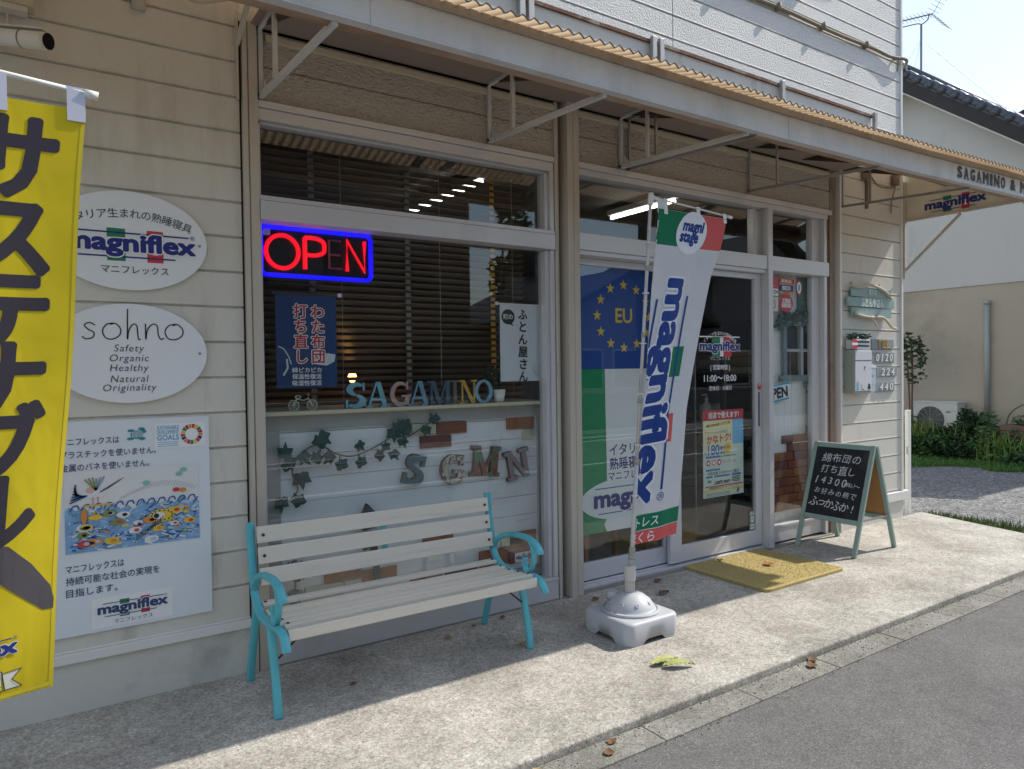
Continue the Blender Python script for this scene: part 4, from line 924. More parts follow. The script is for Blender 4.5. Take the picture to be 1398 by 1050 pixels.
M_STD = mat('orange brown wood', (.28, .12, .055), .5, var=.2, vscale=6, stretch=(3, 3, .3))
for x in (3.40, 4.02):
    for y in (.26, .62): MB().box(x-.02, x+.02, y-.02, y+.02, .01, .36).build('leg', M_STD, t)
MB().box(3.36, 4.06, .22, .66, .36, .39).build('top', M_STD, t)
# poster on the door
t = poster('door_poster', 'colourful price poster with a red header taped inside the sliding door', 4.46, 4.955, .50, 1.205, .056, mat('pale poster paper', (.52, .62, .56), .6, var=.03), .001)
S = Sheet(); S.rect(4.46, 1.125, 4.955, 1.205, 2, 1); S.text('当店で使えます!', 4.71, 1.165, .055, 3, 2, w=.37, bold=.03)
S.rect(4.815, .92, 4.955, 1.124, 5, 1); S.rect(4.46, .86, 4.815, 1.124, 6, 1); S.poly([(4.49, 1.065), (4.80, 1.09), (4.80, 1.115), (4.49, 1.09)], 7, 2); S.text('最大20%戻ってくる', 4.64, 1.09, .022, 0, 3, w=.28, rot=4.5, bold=.02)
S.text('キャッシュレス決済で', 4.62, 1.03, .028, 0, 2, w=.28); S.text('かなトク!', 4.65, .975, .075, 2, 2, w=.29, bold=.035, rot=3); S.text('約', 4.485, .865, .03, 0, 2); S.text('180', 4.585, .885, .085, 8, 2, w=.14, fit=True, bold=.03); S.text('億円', 4.69, .895, .035, 8, 2, bold=.02); S.text('相当', 4.69, .86, .03, 8, 2, bold=.02)
S.ellipse(4.755, .885, .042, .05, 7, 2); S.text('30%', 4.755, .90, .026, 2, 3, w=.06, bold=.02); S.text('還元', 4.755, .87, .026, 2, 3)
S.rect(4.49, .82, 4.66, .835, 8, 2); S.rect(4.66, .824, 4.86, .829, 0, 2)
for k, c in enumerate((2, 10, 2, 2, 2, 2)): S.ellipse(4.52+.065*k, .78, .024 if k < 3 else .012, .026 if k < 3 else .012, c, 2, 14); S.ellipse(4.52+.065*k, .78, .012 if k < 3 else .005, .012, 3, 3, 10)
S.rect(4.49, .715, 4.66, .73, 8, 2); S.text('対象店舗で決済すると還元', 4.70, .695, .028, 0, 2, w=.38)
for x0, x1 in ((4.49, 4.57), (4.59, 4.78), (4.80, 4.92)): S.rect(x0, .66, x1, .675, 8, 2)
for k in range(4): S.rect(4.80, .645-.012*k, 4.91, .650-.012*k, 0, 2)
S.text('2,000円', 4.635, .615, .035, 0, 2, w=.09, bold=.03); S.text('1,500円', 4.735, .615, .035, 0, 2, w=.09, bold=.03); S.text('20%', 4.53, .63, .028, 0, 2, bold=.02)
S.rect(4.48, .583, 4.94, .593, 2, 2); S.text('期間限定キャンペーン', 4.71, .572, .02, 0, 2, w=.36); S.rect(4.46, .545, 4.955, .56, 7, 1)
for k in range(3): S.rect(4.49, .53-.011*k, 4.78, .533-.011*k, 0, 2)
S.poly([(4.865, .515), (4.885, .515), (4.90, .548), (4.88, .552)], 11, 2)
S.build('print', [INK, NAVY, mat('poster red print', (.55, .05, .06), .6), WHITE, GREEN, SKYB, mat('cream print', (.70, .66, .42), .6), YEL, mat('mid blue print', (.03, .16, .42), .6), mat('skin print', (.72, .48, .34), .6), mat('pink print', (.68, .25, .22), .6), NAVY], t, (0, .056, 0))
t = poster('door_decal', 'narrow white cat decal at the foot of the sliding door', 5.015, 5.085, .175, .335, .0445, mat('decal backing', (.20, .26, .22), .6), .0005)
S = Sheet(); S.text('感染', 5.05, .315, .032, 0, bold=.02); S.ellipse(5.05, .262, .024, .026, 0); S.poly([(5.03, .275), (5.036, .298), (5.048, .285)], 0, 2); S.poly([(5.052, .285), (5.066, .298), (5.07, .275)], 0, 2); S.ellipse(5.041, .265, .004, .005, 1, 3, 8); S.ellipse(5.059, .265, .004, .005, 1, 3, 8); S.rect(5.022, .205, 5.078, .222, 0); S.rect(5.022, .182, 5.078, .198, 0)
S.build('print', [mat('pale green white print', (.60, .68, .62), .6), INK], t, (0, .0445, 0))
# wire rack with a pump bottle seen through the door
t = thing('wire_rack', 'chrome wire rack standing in the dim shop behind the door', 'rack', (5.6, .9, .01))
M_CHR = mat('dull chrome', (.45, .45, .46), .3, metal=.8)
for x in (5.15, 6.0):
    for y in (.75, 1.1): MB().tube([(x, y, .01), (x, y, 1.62)], .012, 8).build('post', M_CHR, t)
for z in (.45, .98, 1.55):
    w = MB(); w.box(5.15, 6.0, .745, .755, z, z+.025).box(5.15, 6.0, 1.095, 1.105, z, z+.025)
    for k in range(14): w.box(5.15+.064*k, 5.155+.064*k, .75, 1.1, z, z+.005)
    w.build('shelf', M_CHR, t)
w = MB(); w.bar((5.16, .745, .1), (5.98, .745, .9), .006, .006).bar((5.98, .745, .1), (5.16, .745, .9), .006, .006).build('brace', M_CHR, t)
def pump_bottle(x, z, k, label):
    t = thing('pump_bottle', label, 'bottle', (x, .9, z), 'pump bottles on the wire rack')
    MB().lathe((x, .9, z), [(.05*k, 0), (.055*k, .02*k), (.055*k, .12*k), (.04*k, .16*k), (.014*k, .185*k), (.014*k, .20*k)], 18).build('bottle', mat('milky plastic', (.50, .50, .48), .3), t, smooth=True)
    MB().lathe((x, .9, z+.2*k), [(.016*k, 0), (.016*k, .02*k), (.006*k, .022*k), (.006*k, .055*k)], 12).bar((x, .9, z+.25*k), (x-.06*k, .9, z+.245*k), .012*k, .012*k).build('pump', mat('white plastic', (.65, .65, .64), .35), t)
pump_bottle(5.48, 1.005, 1.15, 'larger white pump bottle on the wire rack behind the door poster'); pump_bottle(5.66, 1.005, .75, 'smaller white pump bottle on the wire rack behind the door poster')
t = thing('shelf_unit', 'open shelf unit stacked with folded bedding in the dim shop', 'shelf', (6.9, 1.6, .01)); rng = random.Random(9)
for y in (.75, 1.65, 2.55): MB().box(6.60, 7.06, y-.02, y+.02, .01, 2.1).build('upright', M_DARKWOOD, t)
for z in (.25, .85, 1.45, 2.05): MB().box(6.60, 7.06, .77, 2.53, z, z+.025).build('shelf_board', M_DARKWOOD, t)
BED = [mat('cream bedding', (.50, .46, .38), .9, var=.1), mat('blue bedding', (.10, .17, .30), .9, var=.1), mat('rose bedding', (.38, .18, .18), .9, var=.1), mat('white bedding', (.62, .62, .62), .9, var=.05), mat('olive bedding', (.20, .22, .12), .9, var=.1)]
for z in (.276, .876, 1.476):
    for k in range(4):
        h = 0
        for j in range(rng.randint(2, 5)):
            d_ = rng.uniform(.06, .11); y_ = .82+.43*k; MB().box(6.62+rng.uniform(0, .03), 7.04, y_, y_+.37+rng.uniform(-.02, .02), z+h, z+h+d_-.004).build('bedding', rng.choice(BED), t, bevel=.02); h += d_
t = thing('chair', 'dark wooden chair in the dim shop behind the sliding door', 'chair', (5.3, 1.9, .01))
for x in (5.1, 5.5):
    for y in (1.7, 2.1): MB().box(x-.02, x+.02, y-.02, y+.02, .01, .45 if y < 2 else .95).build('leg', M_DARKWOOD, t)
MB().box(5.07, 5.53, 1.67, 2.13, .45, .48).build('seat', M_DARKWOOD, t); MB().box(5.08, 5.52, 2.09, 2.11, .70, .94).build('backrest', M_DARKWOOD, t)

# ------------------------------------------------------------------ fixed side light
t = thing('plank_panel', 'pale vertical plank panel with a brick slip foot beside the door', 'panel', (5.7, .2, .2))
M_PLK = mat('pale grey plank', (.78, .78, .76), .7, var=.04, vscale=4, dirt=(.55, .55, .53), dscale=8, dlo=.58, dhi=.85, stretch=(3, 1, .3)); w = MB()
x = 5.22
while x < 6.6: w.box(x, x+.097, .125, .145, .02, 2.40); x += .1
w.build('board', M_PLK, t); MB().box(5.2, 6.62, .147, .155, .02, 2.4).build('backing', M_GWOOD, t)
rng = random.Random(6); steps = [.78, .80, .92, .92, 1.0, 1.07, 1.07]
r_ = 0; z = .262
while z < 1.12:
    x = 5.28 - (.07 if r_ % 2 else 0)
    while x < 6.62:
        L = .142; h = lerp_table([(5.3, .78), (5.55, .80), (5.62, .93), (5.85, .95), (5.95, 1.03), (6.1, 1.10)], x+L/2)
        if z+.05 < h: MB().box(max(5.235, x), x+L-.004, .105-rng.uniform(0, .012), .124, z+.002, z+.072).build('brick', M_BR[rng.choice((0, 0, 1, 1, 3))], t, bevel=.004)
        x += L
    z += .075; r_ += 1
t = thing('window_ornament', 'grey four pane ornamental window frame beside the entrance', 'ornament', (5.82, .15, 1.45))
M_GB = mat('grey blue distressed wood', (.20, .25, .27), .7, var=.2, vscale=10)
X0, X1, Z0, Z1 = 5.56, 6.09, 1.475, 1.92
w = MB(); w.box(X0, X0+.045, .085, .123, Z0, Z1).box(X1-.045, X1, .085, .123, Z0, Z1).box(X0-.03, X1+.03, .08, .123, Z0-.055, Z0).box(X0, X1, .085, .123, Z1, Z1+.04); w.build('frame', M_GB, t, bevel=.003)
w = MB(); w.box((X0+X1)/2-.02, (X0+X1)/2+.02, .087, .121, Z0, Z1).box(X0+.046, (X0+X1)/2-.021, .089, .119, 1.685, 1.71).box((X0+X1)/2+.021, X1-.046, .089, .119, 1.685, 1.71).build('bar', mat('pale grey bar', (.38, .42, .44), .6), t)
MB().box(X0+.02, X1-.02, .118, .1225, Z0, Z1).build('mirror', mat('dark mirror', (.03, .028, .026), .08, spec=.8), t)
t = thing('ivy_garland', 'grey green ivy garland draped over the ornamental window frame', 'garland', (5.82, .12, 1.95))
w = MB(); rng = random.Random(12); path = crom([(5.50, .14, 1.90), (5.62, .13, 1.99), (5.75, .13, 1.965), (5.85, .13, 1.99), (5.98, .13, 1.96), (6.10, .13, 1.93), (6.13, .13, 1.80), (6.10, .13, 1.72), (6.16, .13, 1.63), (6.12, .13, 1.53), (6.05, .13, 1.45), (5.94, .13, 1.38)], 8)
for p in path:
    for k in range(4): ivy_leaf(w, (p.x+rng.gauss(0, .03), p.y-.045+rng.uniform(-.012, .02), p.z+rng.gauss(0, .03)), rng.uniform(.025, .042), rng.uniform(0, 360), tilt=rng.uniform(-.5, .5))
w.build('leaves', leafmat('grey green ivy leaf', (.075, .125, .105)), t); MB().tube([q+Vector((0, -.04, 0)) for q in path], .004, 5).build('vine', MATS['brown vine'], t)
t = thing('hanging_sign', 'black and white OPEN card with blue stripes hanging in the side light', 'sign', (5.45, .12, 1.23))
MB().prism([(5.28, 1.225), (5.63, 1.265), (5.63, 1.415), (5.28, 1.375)], (0, .085, 0), (1, 0, 0), (0, 0, 1), (0, 1, 0), .004).build('card', WHITE, t)
S = Sheet(); S.poly([(5.28, 1.36), (5.63, 1.40), (5.63, 1.415), (5.28, 1.375)], 1, 1); S.poly([(5.28, 1.225), (5.63, 1.265), (5.63, 1.28), (5.28, 1.24)], 1, 1)
S.text('OPEN', 5.44, 1.317, .10, 0, w=.33, fit=True, bold=.04, rot=6); S.build('lettering', [INK, mat('cyan print', (.03, .35, .60), .6)], t, (0, .085, 0))
w = MB(); w.tube([(5.30, .087, 1.375), (5.45, .083, 1.49), (5.61, .087, 1.412)], .0025, 5).build('cord', mat('pale cord', (.5, .48, .42)), t)
def sticker(label, x0, x1, z0, z1, m): return poster('sticker', label, x0, x1, z0, z1, .0545, m, .001)
t = sticker('red and white oblong sticker at the top of the side light', 5.30, 5.437, 2.17, 2.335, mat('red sticker', (.50, .06, .07), .5))
S = Sheet(); S.rect(5.30, 2.17, 5.437, 2.23, 0); S.text('BEZZN', 5.368, 2.202, .03, 1, 2, w=.12, bold=.03, fit=True); S.line([(5.34, 2.26), (5.38, 2.25)], .004, 0, 2); S.build('print', [WHITE, NAVY], t, (0, .0545, 0))
t = sticker('yellow and dark banded sticker under a red strip on the side light', 5.455, 5.65, 2.19, 2.30, mat('ochre sticker', (.48, .32, .10), .5))
S = Sheet(); S.rect(5.455, 2.215, 5.65, 2.27, 0); S.rect(5.445, 2.285, 5.66, 2.325, 1, 2); S.text('国産品', 5.55, 2.305, .03, 2, 3, bold=.02, w=.14); S.text('BEDS', 5.55, 2.243, .038, 2, 2, w=.12, fit=True, bold=.03); S.text('TOKYO', 5.55, 2.202, .02, 1, 2, w=.09, fit=True, bold=.03); S.build('print', [NAVY, RED, WHITE], t, (0, .0545, 0))
t = thing('sticker', 'small red white oval sticker next to the teal card on the side light', 'sticker', (5.735, .054, 2.19)); MB().prism([(5.735+.042*math.cos(R(15*k)), 2.255+.072*math.sin(R(15*k))) for k in range(24)], (0, .0545, 0), (1, 0, 0), (0, 0, 1), (0, 1, 0), .001).build('sheet', RED, t)
S = Sheet(); S.ellipse(5.735, 2.255, .032, .052, 0); S.ellipse(5.735, 2.255, .018, .03, 1, 2); S.build('print', [WHITE, SKYB], t, (0, .0545, 0))
t = thing('sticker', 'round red sticker with white lettering on the side light', 'sticker', (5.55, .054, 2.05)); MB().prism([(5.55+.098*math.cos(R(12*k)), 2.112+.078*math.sin(R(12*k))) for k in range(30)], (0, .0545, 0), (1, 0, 0), (0, 0, 1), (0, 1, 0), .001).build('sheet', mat('deep red sticker', (.45, .03, .06), .5), t)
S = Sheet(); S.text('正規店', 5.55, 2.132, .042, 0, bold=.03, w=.12); S.text('長期保証', 5.55, 2.09, .042, 0, bold=.03, w=.14); S.build('print', [WHITE], t, (0, .0545, 0))
t = sticker('pale square sticker with a small drawn face on the side light', 5.30, 5.435, 2.035, 2.16, mat('cream sticker', (.58, .55, .47), .5))
S = Sheet(); S.ring(5.368, 2.09, .026, .030, 0, 1); S.line([(5.35, 2.115), (5.345, 2.14)], .004, 0); S.line([(5.385, 2.115), (5.39, 2.14)], .004, 0); S.rect(5.345, 2.06, 5.39, 2.068, 1); S.ellipse(5.36, 2.095, .003, .004, 0, 2, 8); S.ellipse(5.377, 2.095, .003, .004, 0, 2, 8); S.build('print', [INK, RED], t, (0, .0545, 0))
t = poster('teal_card', 'teal chalk style card in the upper corner of the side light', 5.80, 6.06, 2.02, 2.36, .11, mat('teal chalk card', (.10, .20, .19), .7, var=.15))
S = Sheet()
for i, s_ in enumerate(('LIFE', 'is', 'GOOD', 'HAVE', 'A REST')): S.text(s_, 5.92, 2.31-.06*i, .042, 0, w=.15 if i != 1 else .03, fit=True, bold=.01)
S.build('lettering', [mat('faded chalk', (.22, .34, .33), .8)], t, (0, .11, 0))
t = sticker('small red and white warning sticker at the foot of the side light', 5.245, 5.335, .215, .275, RED); S = Sheet(); S.rect(5.25, .238, 5.33, .25, 0); S.build('print', [WHITE], t, (0, .0545, 0))
# ================================================================== bench
t = thing('park_bench', 'park bench with cream wooden slats and turquoise cast iron ends', 'bench', (1.59, -.37, 0))
M_TURQ = mat('turquoise enamel', (.10, .44, .50), .45, var=.06, vscale=9, coat=.15, dirt=(.03, .20, .24), dscale=8, dlo=.6, dhi=.85)
M_BSLAT = mat('cream painted slat', (.69, .63, .53), .6, var=.07, vscale=5, stretch=(.3, 4, 4), dirt=(.42, .36, .28), dscale=6, dlo=.58, dhi=.85, bump=.12, bscale=80)
M_SCREW = mat('dark bronze bolt', (.06, .045, .03), .5, metal=.5)
def P2(x, pts, n=6): return [(p.x, p.y, p.z) for p in crom([(x, a, b) for a, b in pts], n)]
def sec(w, h): return [(-w/2, -h*.3), (-w/2*.6, -h/2), (w/2*.6, -h/2), (w/2, -h*.3), (w/2, h*.3), (w/2*.6, h/2), (-w/2*.6, h/2), (-w/2, h*.3)]
for x in (.895, 2.285):
    w = MB()
    w.sweep(P2(x, [(-.165, .812), (-.180, .70), (-.20, .60), (-.222, .50), (-.27, .43), (-.36, .395), (-.46, .392), (-.56, .402), (-.64, .412), (-.705, .402), (-.742, .365), (-.748, .345)]), sec(.038, .030))
    w.sweep(P2(x, [(-.225, .49), (-.27, .55), (-.36, .592), (-.47, .612), (-.58, .616), (-.66, .598), (-.70, .565), (-.705, .548)]), sec(.038, .028))
    w.sweep(P2(x, [(-.60, .612), (-.637, .57), (-.645, .51), (-.62, .45), (-.585, .425), (-.56, .45), (-.562, .50)]), sec(.03, .018))
    e = w.build('end_frame', M_TURQ, t, smooth=True)
    MB().sweep(P2(x, [(-.50, .395), (-.53, .30), (-.565, .18), (-.59, .08), (-.602, .0)]), sec(.036, .032)).build('leg', M_TURQ, t, smooth=True)
    MB().sweep(P2(x, [(-.27, .42), (-.235, .34), (-.19, .22), (-.145, .10), (-.112, .0)]), sec(.036, .030)).build('leg', M_TURQ, t, smooth=True)
for (a, b) in (((-.187, .752), 0), ((-.205, .652), 0), ((-.232, .553), 0)):
    y, z = a; w = MB(); w.bar((.918, y-.018, z), (2.262, y-.018, z), .020, .082, up=(0, .16, 1)).build('back_slat', M_BSLAT, t, bevel=.004)
    w = MB()
    for xx in (.945, 2.235): w.lathe((xx, y-.029, z), [(.008, 0), (.008, .003), (.004, .006)], 10, 0, (Vector((1, 0, 0)), Vector((0, 0, 1)), Vector((0, -1, 0))))
    w.build('bolt', M_SCREW, t)
for y, z in ((-.275, .425), (-.365, .408), (-.455, .405), (-.545, .414), (-.640, .424)):
    MB().bar((.918, y, z), (2.262, y, z), .056, .02).build('seat_slat', M_BSLAT, t, bevel=.004)
    w = MB()
    for xx in (.935, 2.245): w.lathe((xx, y, z+.0105), [(.008, 0), (.008, .003), (.003, .005)], 10)
    w.build('bolt', M_SCREW, t)
MB().bar((.918, -.70, .40), (2.262, -.70, .40), .02, .05).build('seat_slat', M_BSLAT, t, bevel=.004)
w = MB(); w.bar((1.59, -.20, .78), (1.59, -.225, .55), .03, .006, up=(0, 1, 0)).build('back_strap', M_TURQ, t)
for q in ([(.915, -.55, .25), (1.05, -.55, .36), (1.16, -.55, .392)], [(2.265, -.55, .25), (2.13, -.55, .36), (2.02, -.55, .392)]): MB().tube(crom(q), .005, 6).build('brace', M_SCREW, t)

# ================================================================== white flag on a water base
t = thing('banner_flag', 'tall white banner flag with green and red bands on a grey plastic water base', 'banner flag', (2.91, -.74, 0))
M_PLAS = mat('pale grey plastic', (.44, .445, .46), .5, var=.04, vscale=5, dirt=(.36, .34, .31), dscale=5, dlo=.58, dhi=.85)
def rr(h, r, n=6, c=(2.915, -.735), k=1.):
    p = []
    for sx, sy, a in ((1, 1, 0), (-1, 1, 90), (-1, -1, 180), (1, -1, 270)):
        p += [(c[0]+sx*(h-r)+r*math.cos(R(a+90*i/n)), c[1]+sy*(h*k-r)+r*math.sin(R(a+90*i/n))) for i in range(n+1)]
    return p
w = MB(); rings = []
def arch(x, y):
    """feet at the corners, shallow arches along the sides"""
    u, v = abs(x-2.915), abs(y+.735); s = min(u, v)
    return .035*max(0, 1-(s/.085)**4) if s < .085 else 0
lev = [(.197, .055, 0), (.203, .055, .03), (.203, .05, .115), (.195, .045, .128), (.175, .04, .132)]
for h, r, z in lev:
    base = rr(h, r); out = []
    for i in range(len(base)):
        (a, b), (c, d) = base[i], base[(i+1) % len(base)]; L = math.hypot(c-a, d-b); m_ = max(1, int(L/.02))
        out += [(a+(c-a)*k/m_, b+(d-b)*k/m_) for k in range(m_)] if L > .05 else [(a, b)]
    rings.append([(x, y, z if z > .02 else arch(x, y)) for x, y in out])
n = min(len(r) for r in rings)
def resamp(rg, n=128):
    L = [0]
    for i in range(len(rg)): L.append(L[-1]+math.dist(rg[i][:2], rg[(i+1) % len(rg)][:2]))
    o = []; j = 0
    for k in range(n):
        s = L[-1]*k/n
        while L[j+1] < s: j += 1
        f = (s-L[j])/max(1e-9, L[j+1]-L[j]); a, b = rg[j], rg[(j+1) % len(rg)]
        o.append(tuple(a[q]+(b[q]-a[q])*f for q in range(3)))
    return o
rings = [resamp(r) for r in rings]; n = 128
vs = [p for r in rings for p in r]; fs = [(k*n+i, k*n+(i+1) % n, (k+1)*n+(i+1) % n, (k+1)*n+i) for k in range(len(rings)-1) for i in range(n)]
fs += [tuple((len(rings)-1)*n+i for i in range(n))]; w.add(vs, fs)
BS = w.build('water_base', M_PLAS, t, smooth=True)
w = MB(); w.lathe((2.915, -.735, .13), [(.172, 0), (.172, .012), (.158, .02), (.156, .012), (.15, .013), (.142, .03), (.115, .065), (.075, .095), (.045, .108), (.035, .108)], 48).build('dome', M_PLAS, BS, smooth=True)
w = MB()
for k in range(8):
    a = R(22+45*k); c = Vector((2.915+.121*math.cos(a), -.735+.121*math.sin(a), .190)); ez = Vector((math.cos(a)*.72, math.sin(a)*.72, .69)); ex = Vector((-math.sin(a), math.cos(a), 0)); ey = ez.cross(ex)
    w.lathe(c, [(.012, -.002), (.012, .003), (.007, .003)], 14, 0, (ex, ey, ez))
    w.lathe(c, [(.007, .0035), (.0, .0036)], 12, 1, (ex, ey, ez))
w.build('stud', [mat('pale stud', (.58, .58, .59), .45), mat('grey stud hole', (.22, .23, .24), .5)], BS)
MB().lathe((2.845, -.655, .19), [(.035, 0), (.035, .04), (.03, .045), (.001, .045)], 20).build('filler_cap', M_PLAS, BS, smooth=True)
M_SOCK = mat('cream plastic', (.55, .52, .47), .5, var=.04)
w = MB(); w.lathe((2.912, -.737, .232), [(.024, 0), (.026, .07), (.027, .07), (.036, .075), (.036, .155), (.026, .16)], 20)
for k in range(10): a = R(36*k); w.bar((2.912+.026*math.cos(a), -.737+.026*math.sin(a), .235), (2.912+.027*math.cos(a), -.737+.027*math.sin(a), .302), .006, .006)
w.build('socket', M_SOCK, BS)
def poleP(z): return Vector((2.905+(z-.2)*.0865, -.74, z))
M_POLE = mat('grey white pole', (.55, .53, .50), .5, var=.06, dirt=(.36, .32, .28), dscale=6)
MB().tube([poleP(.3), poleP(1.0)], .0135, 10).tube([poleP(.98), poleP(2.575)], .0105, 10).build('pole', M_POLE, t, smooth=True)
for z, r in ((.44, .02), (.48, .019), (1.0, .017), (1.36, .014), (1.75, .013), (2.15, .013)): MB().tube([poleP(z-.015), poleP(z+.015)], r, 12).build('joint', mat('stone grey plastic', (.36, .33, .28), .6), t, smooth=True)
w = MB(); w.tube([poleP(2.53), poleP(2.60)], .017, 12).bar(poleP(2.575)+Vector((.01, -.004, 0)), poleP(2.575)+Vector((.085, -.004, -.012)), .014, .022); w.box(3.16, 3.215, -.752, -.744, 2.49, 2.57)
w.tube([poleP(2.575)+Vector((.05, 0, 0)), (3.825, -.74, 2.535)], .006, 8).tube([(3.80, -.74, 2.535), (3.845, -.74, 2.532)], .010, 8).build('cross_arm', M_WHITE, t, smooth=True)
XL = [(.51, 2.945), (.96, 2.968), (1.30, 3.003), (1.65, 3.045), (2.0, 3.088), (2.33, 3.135), (2.52, 3.165)]
XR = [(.51, 3.268), (.70, 3.296), (1.29, 3.388), (1.65, 3.492), (2.13, 3.628), (2.30, 3.714), (2.52, 3.785)]
def flag_fn(u, v, off):
    z = 2.515+v; xl, xr = lerp_table(XL, z), lerp_table(XR, z); vis = min(.61, xr-xl); u0 = .61-vis
    f = min(1., -v*.9)
    wave = -.018*math.sin(9*u+2.2*v+.6)*f + .010*math.sin(17*u-1.5*v)*f - .006*math.sin(31*u+3*v)*f
    z -= .012*f*math.sin(5*u+.5) + .05*f*f*max(0., 1-(u-u0)/.2 if u >= u0 else 1)*.35
    if u >= u0: return (xl+(u-u0), -.752+wave-off, z)
    d = u0-u; k = min(1, d/.03)
    return (xl+d*.88, -.752+wave+.010*k+.035*math.sin(min(1, d/.25)*1.5)+off*(1 if d > .01 else -1), z)
nu, nv = 44, 90; vs = []; fs = []
for j in range(nv+1):
    for i in range(nu+1): vs.append(flag_fn(.61*i/nu, -1.985*j/nv, 0))
for j in range(nv):
    for i in range(nu): a = j*(nu+1)+i; fs.append((a, a+1, a+nu+2, a+nu+1))
M_CLOTH = sheet_mat('white flag cloth', (.80, .80, .81), (.76, .76, .76), .35, crease=.22)
FL = MB().add(vs, fs).build('cloth', M_CLOTH, t, smooth=True, recalc=False)
S = Sheet(); S.rect(.0, -.215, .30, -.002, 1, 0); S.rect(.30, -.215, .61, -.002, 2, 0); S.ellipse(.315, -.125, .135, .135, 3, 2, 48)
S.text('magni', .32, -.092, .095, 0, 4, w=.19, bold=.05, fit=True); S.text('stage', .30, -.165, .085, 0, 4, w=.17, bold=.05, fit=True)
wordmark(S, .295, -1.085, 1.36, (0, 1, 2, 3), 1, flip=True)
S.rect(0, -1.905, .61, -1.815, 1, 1); S.rect(0, -1.984, .61, -1.911, 2, 1); S.text('高反発マットレス', .225, -1.86, .07, 3, 2, w=.42, bold=.01); S.text('寝くらべ まくら', .22, -1.95, .07, 3, 2, w=.40, bold=.01)
FMATS = [mat('flag navy', (.012, .045, .22), .8, var=.03), mat('flag green', (.0, .16, .07), .8, var=.05), mat('flag red', (.60, .10, .09), .8, var=.05), mat('flag white', (.74, .74, .76), .8, var=.02)]
Sheet.STEP = .0006
S.build('print', FMATS, FL, fn=flag_fn, cut=(.02, .03), base=.0012)
for u in (.06, .35, .60):
    w = MB()
    p = Vector(flag_fn(u, 0, .002)); q = Vector((p.x, -.74, lerp_table([(3.19, 2.575), (3.82, 2.535)], p.x)))
    w.bar(p+Vector((0, 0, -.03)), q+Vector((0, -.008, .008)), .03, .003, up=(0, 1, 0)); w.build('loop', M_WHITE, FL)
for z in (2.30, 2.0, 1.70, 1.40, 1.1, .80): p = poleP(z); MB().tube([p+Vector((.018*math.cos(R(45*k)), .018*math.sin(R(45*k)), 0)) for k in range(9)], .004, 5).build('loop', M_WHITE, FL)

# ================================================================== yellow banner at the left edge
t = thing('banner_flag', 'tall yellow banner flag with large dark katakana beside the oval wall signs', 'banner flag', (-.38, -1.16, 0))
BW = .47
def yb_fn(u, v, off):
    f = -v/1.82; x = .171-.135*f-BW+u + .004*math.sin(6*v)
    y = -1.173-.05*f*(1-u/BW)*1.1 + .016*math.sin(8*u+3*v)*f + .011*math.sin(17*u-4*v)*f
    return (x, y-off, 2.40+v-.012*math.sin(u*6.5)*f)
nu, nv = 24, 70; vs = [yb_fn(BW*i/nu, -1.82*j/nv, 0) for j in range(nv+1) for i in range(nu+1)]
fs = [(j*(nu+1)+i, j*(nu+1)+i+1, (j+1)*(nu+1)+i+1, (j+1)*(nu+1)+i) for j in range(nv) for i in range(nu)]
FL = MB().add(vs, fs).build('cloth', sheet_mat('yellow banner cloth', (.70, .55, .03), (.75, .58, .04), .3, crease=.3), t, smooth=True, recalc=False)
S = Sheet(); CH = mat('charcoal print', (.035, .028, .038), .8, var=.05); uc = BW-.075-.125
for k, (ch, dv) in enumerate(zip('サステナブル', (-.170, -.412, -.640, -.852, -1.052, -1.246))): S.vtext(ch, uc+.026, dv, .285-.005*k, .2, 0, 1, bold=.036, sx=.84)
S.poly([(.13, -1.43), (.23, -1.36), (.30, -1.345), (.34, -1.355), (.40, -1.42), (.452, -1.50), (.463, -1.545), (.462, -1.575), (.435, -1.572), (.36, -1.50), (.285, -1.425), (.13, -1.50)], 7, 1)
S.poly([(.255, -1.362), (.315, -1.348), (.285, -1.385)], 5, 2)
wordmark(S, .225, -1.665+.0, .30, (1, 3, 4, 2), 1)
S.poly([(.05, -1.73), (.335, -1.73), (.335, -1.785), (.05, -1.785)], 2, 1); S.poly([(.335, -1.738), (.385, -1.735), (.362, -1.762), (.388, -1.79), (.345, -1.79)], 2, 1)
S.text('G', .31, -1.757, .045, 5, 3, bold=.03, fit=True, w=.038); S.line([(.05, -1.73), (.335, -1.73), (.345, -1.79), (.30, -1.80)], .003, 0, 3); S.rect(.05, -1.779, .335, -1.776, 1, 3); S.line([(.345, -1.79), (.388, -1.79), (.362, -1.762), (.385, -1.735), (.338, -1.738)], .0025, 0, 3)
S.rect(.001, -1.815, .012, -.002, 6, 0); S.rect(BW-.012, -1.815, BW-.001, -.002, 6, 0); S.rect(0, -1.815, BW, -1.802, 6, 0)
S.build('print', [CH, NAVY, mat('pale yellow white print', (.62, .62, .52), .8), GREEN, RED, mat('grey blue print', (.09, .22, .34), .8), mat('yellow hem', (.58, .45, .02), .8), mat('slate grey print', (.075, .065, .072), .8, var=.15)], FL, fn=yb_fn, cut=(.03, .04), base=.001)
for u in (.445, .24, .03):
    w = MB()
    p = Vector(yb_fn(u, 0, .003)); w.box(p.x-.028, p.x+.022, p.y-.003, p.y+.002, 2.36, 2.468)
    w.build('loop', mat('lavender white tape', (.55, .55, .62), .6), FL)
MB().tube([(-.34, -1.165, 2.50), (.19, -1.172, 2.455)], .008, 8).tube([(.165, -1.172, 2.456), (.205, -1.173, 2.452)], .014, 8).build('cross_arm', M_WHITE, t, smooth=True)
MB().tube([(-.36, -1.16, .12), (-.34, -1.16, 2.55)], .013, 10).build('pole', M_POLE, t, smooth=True)
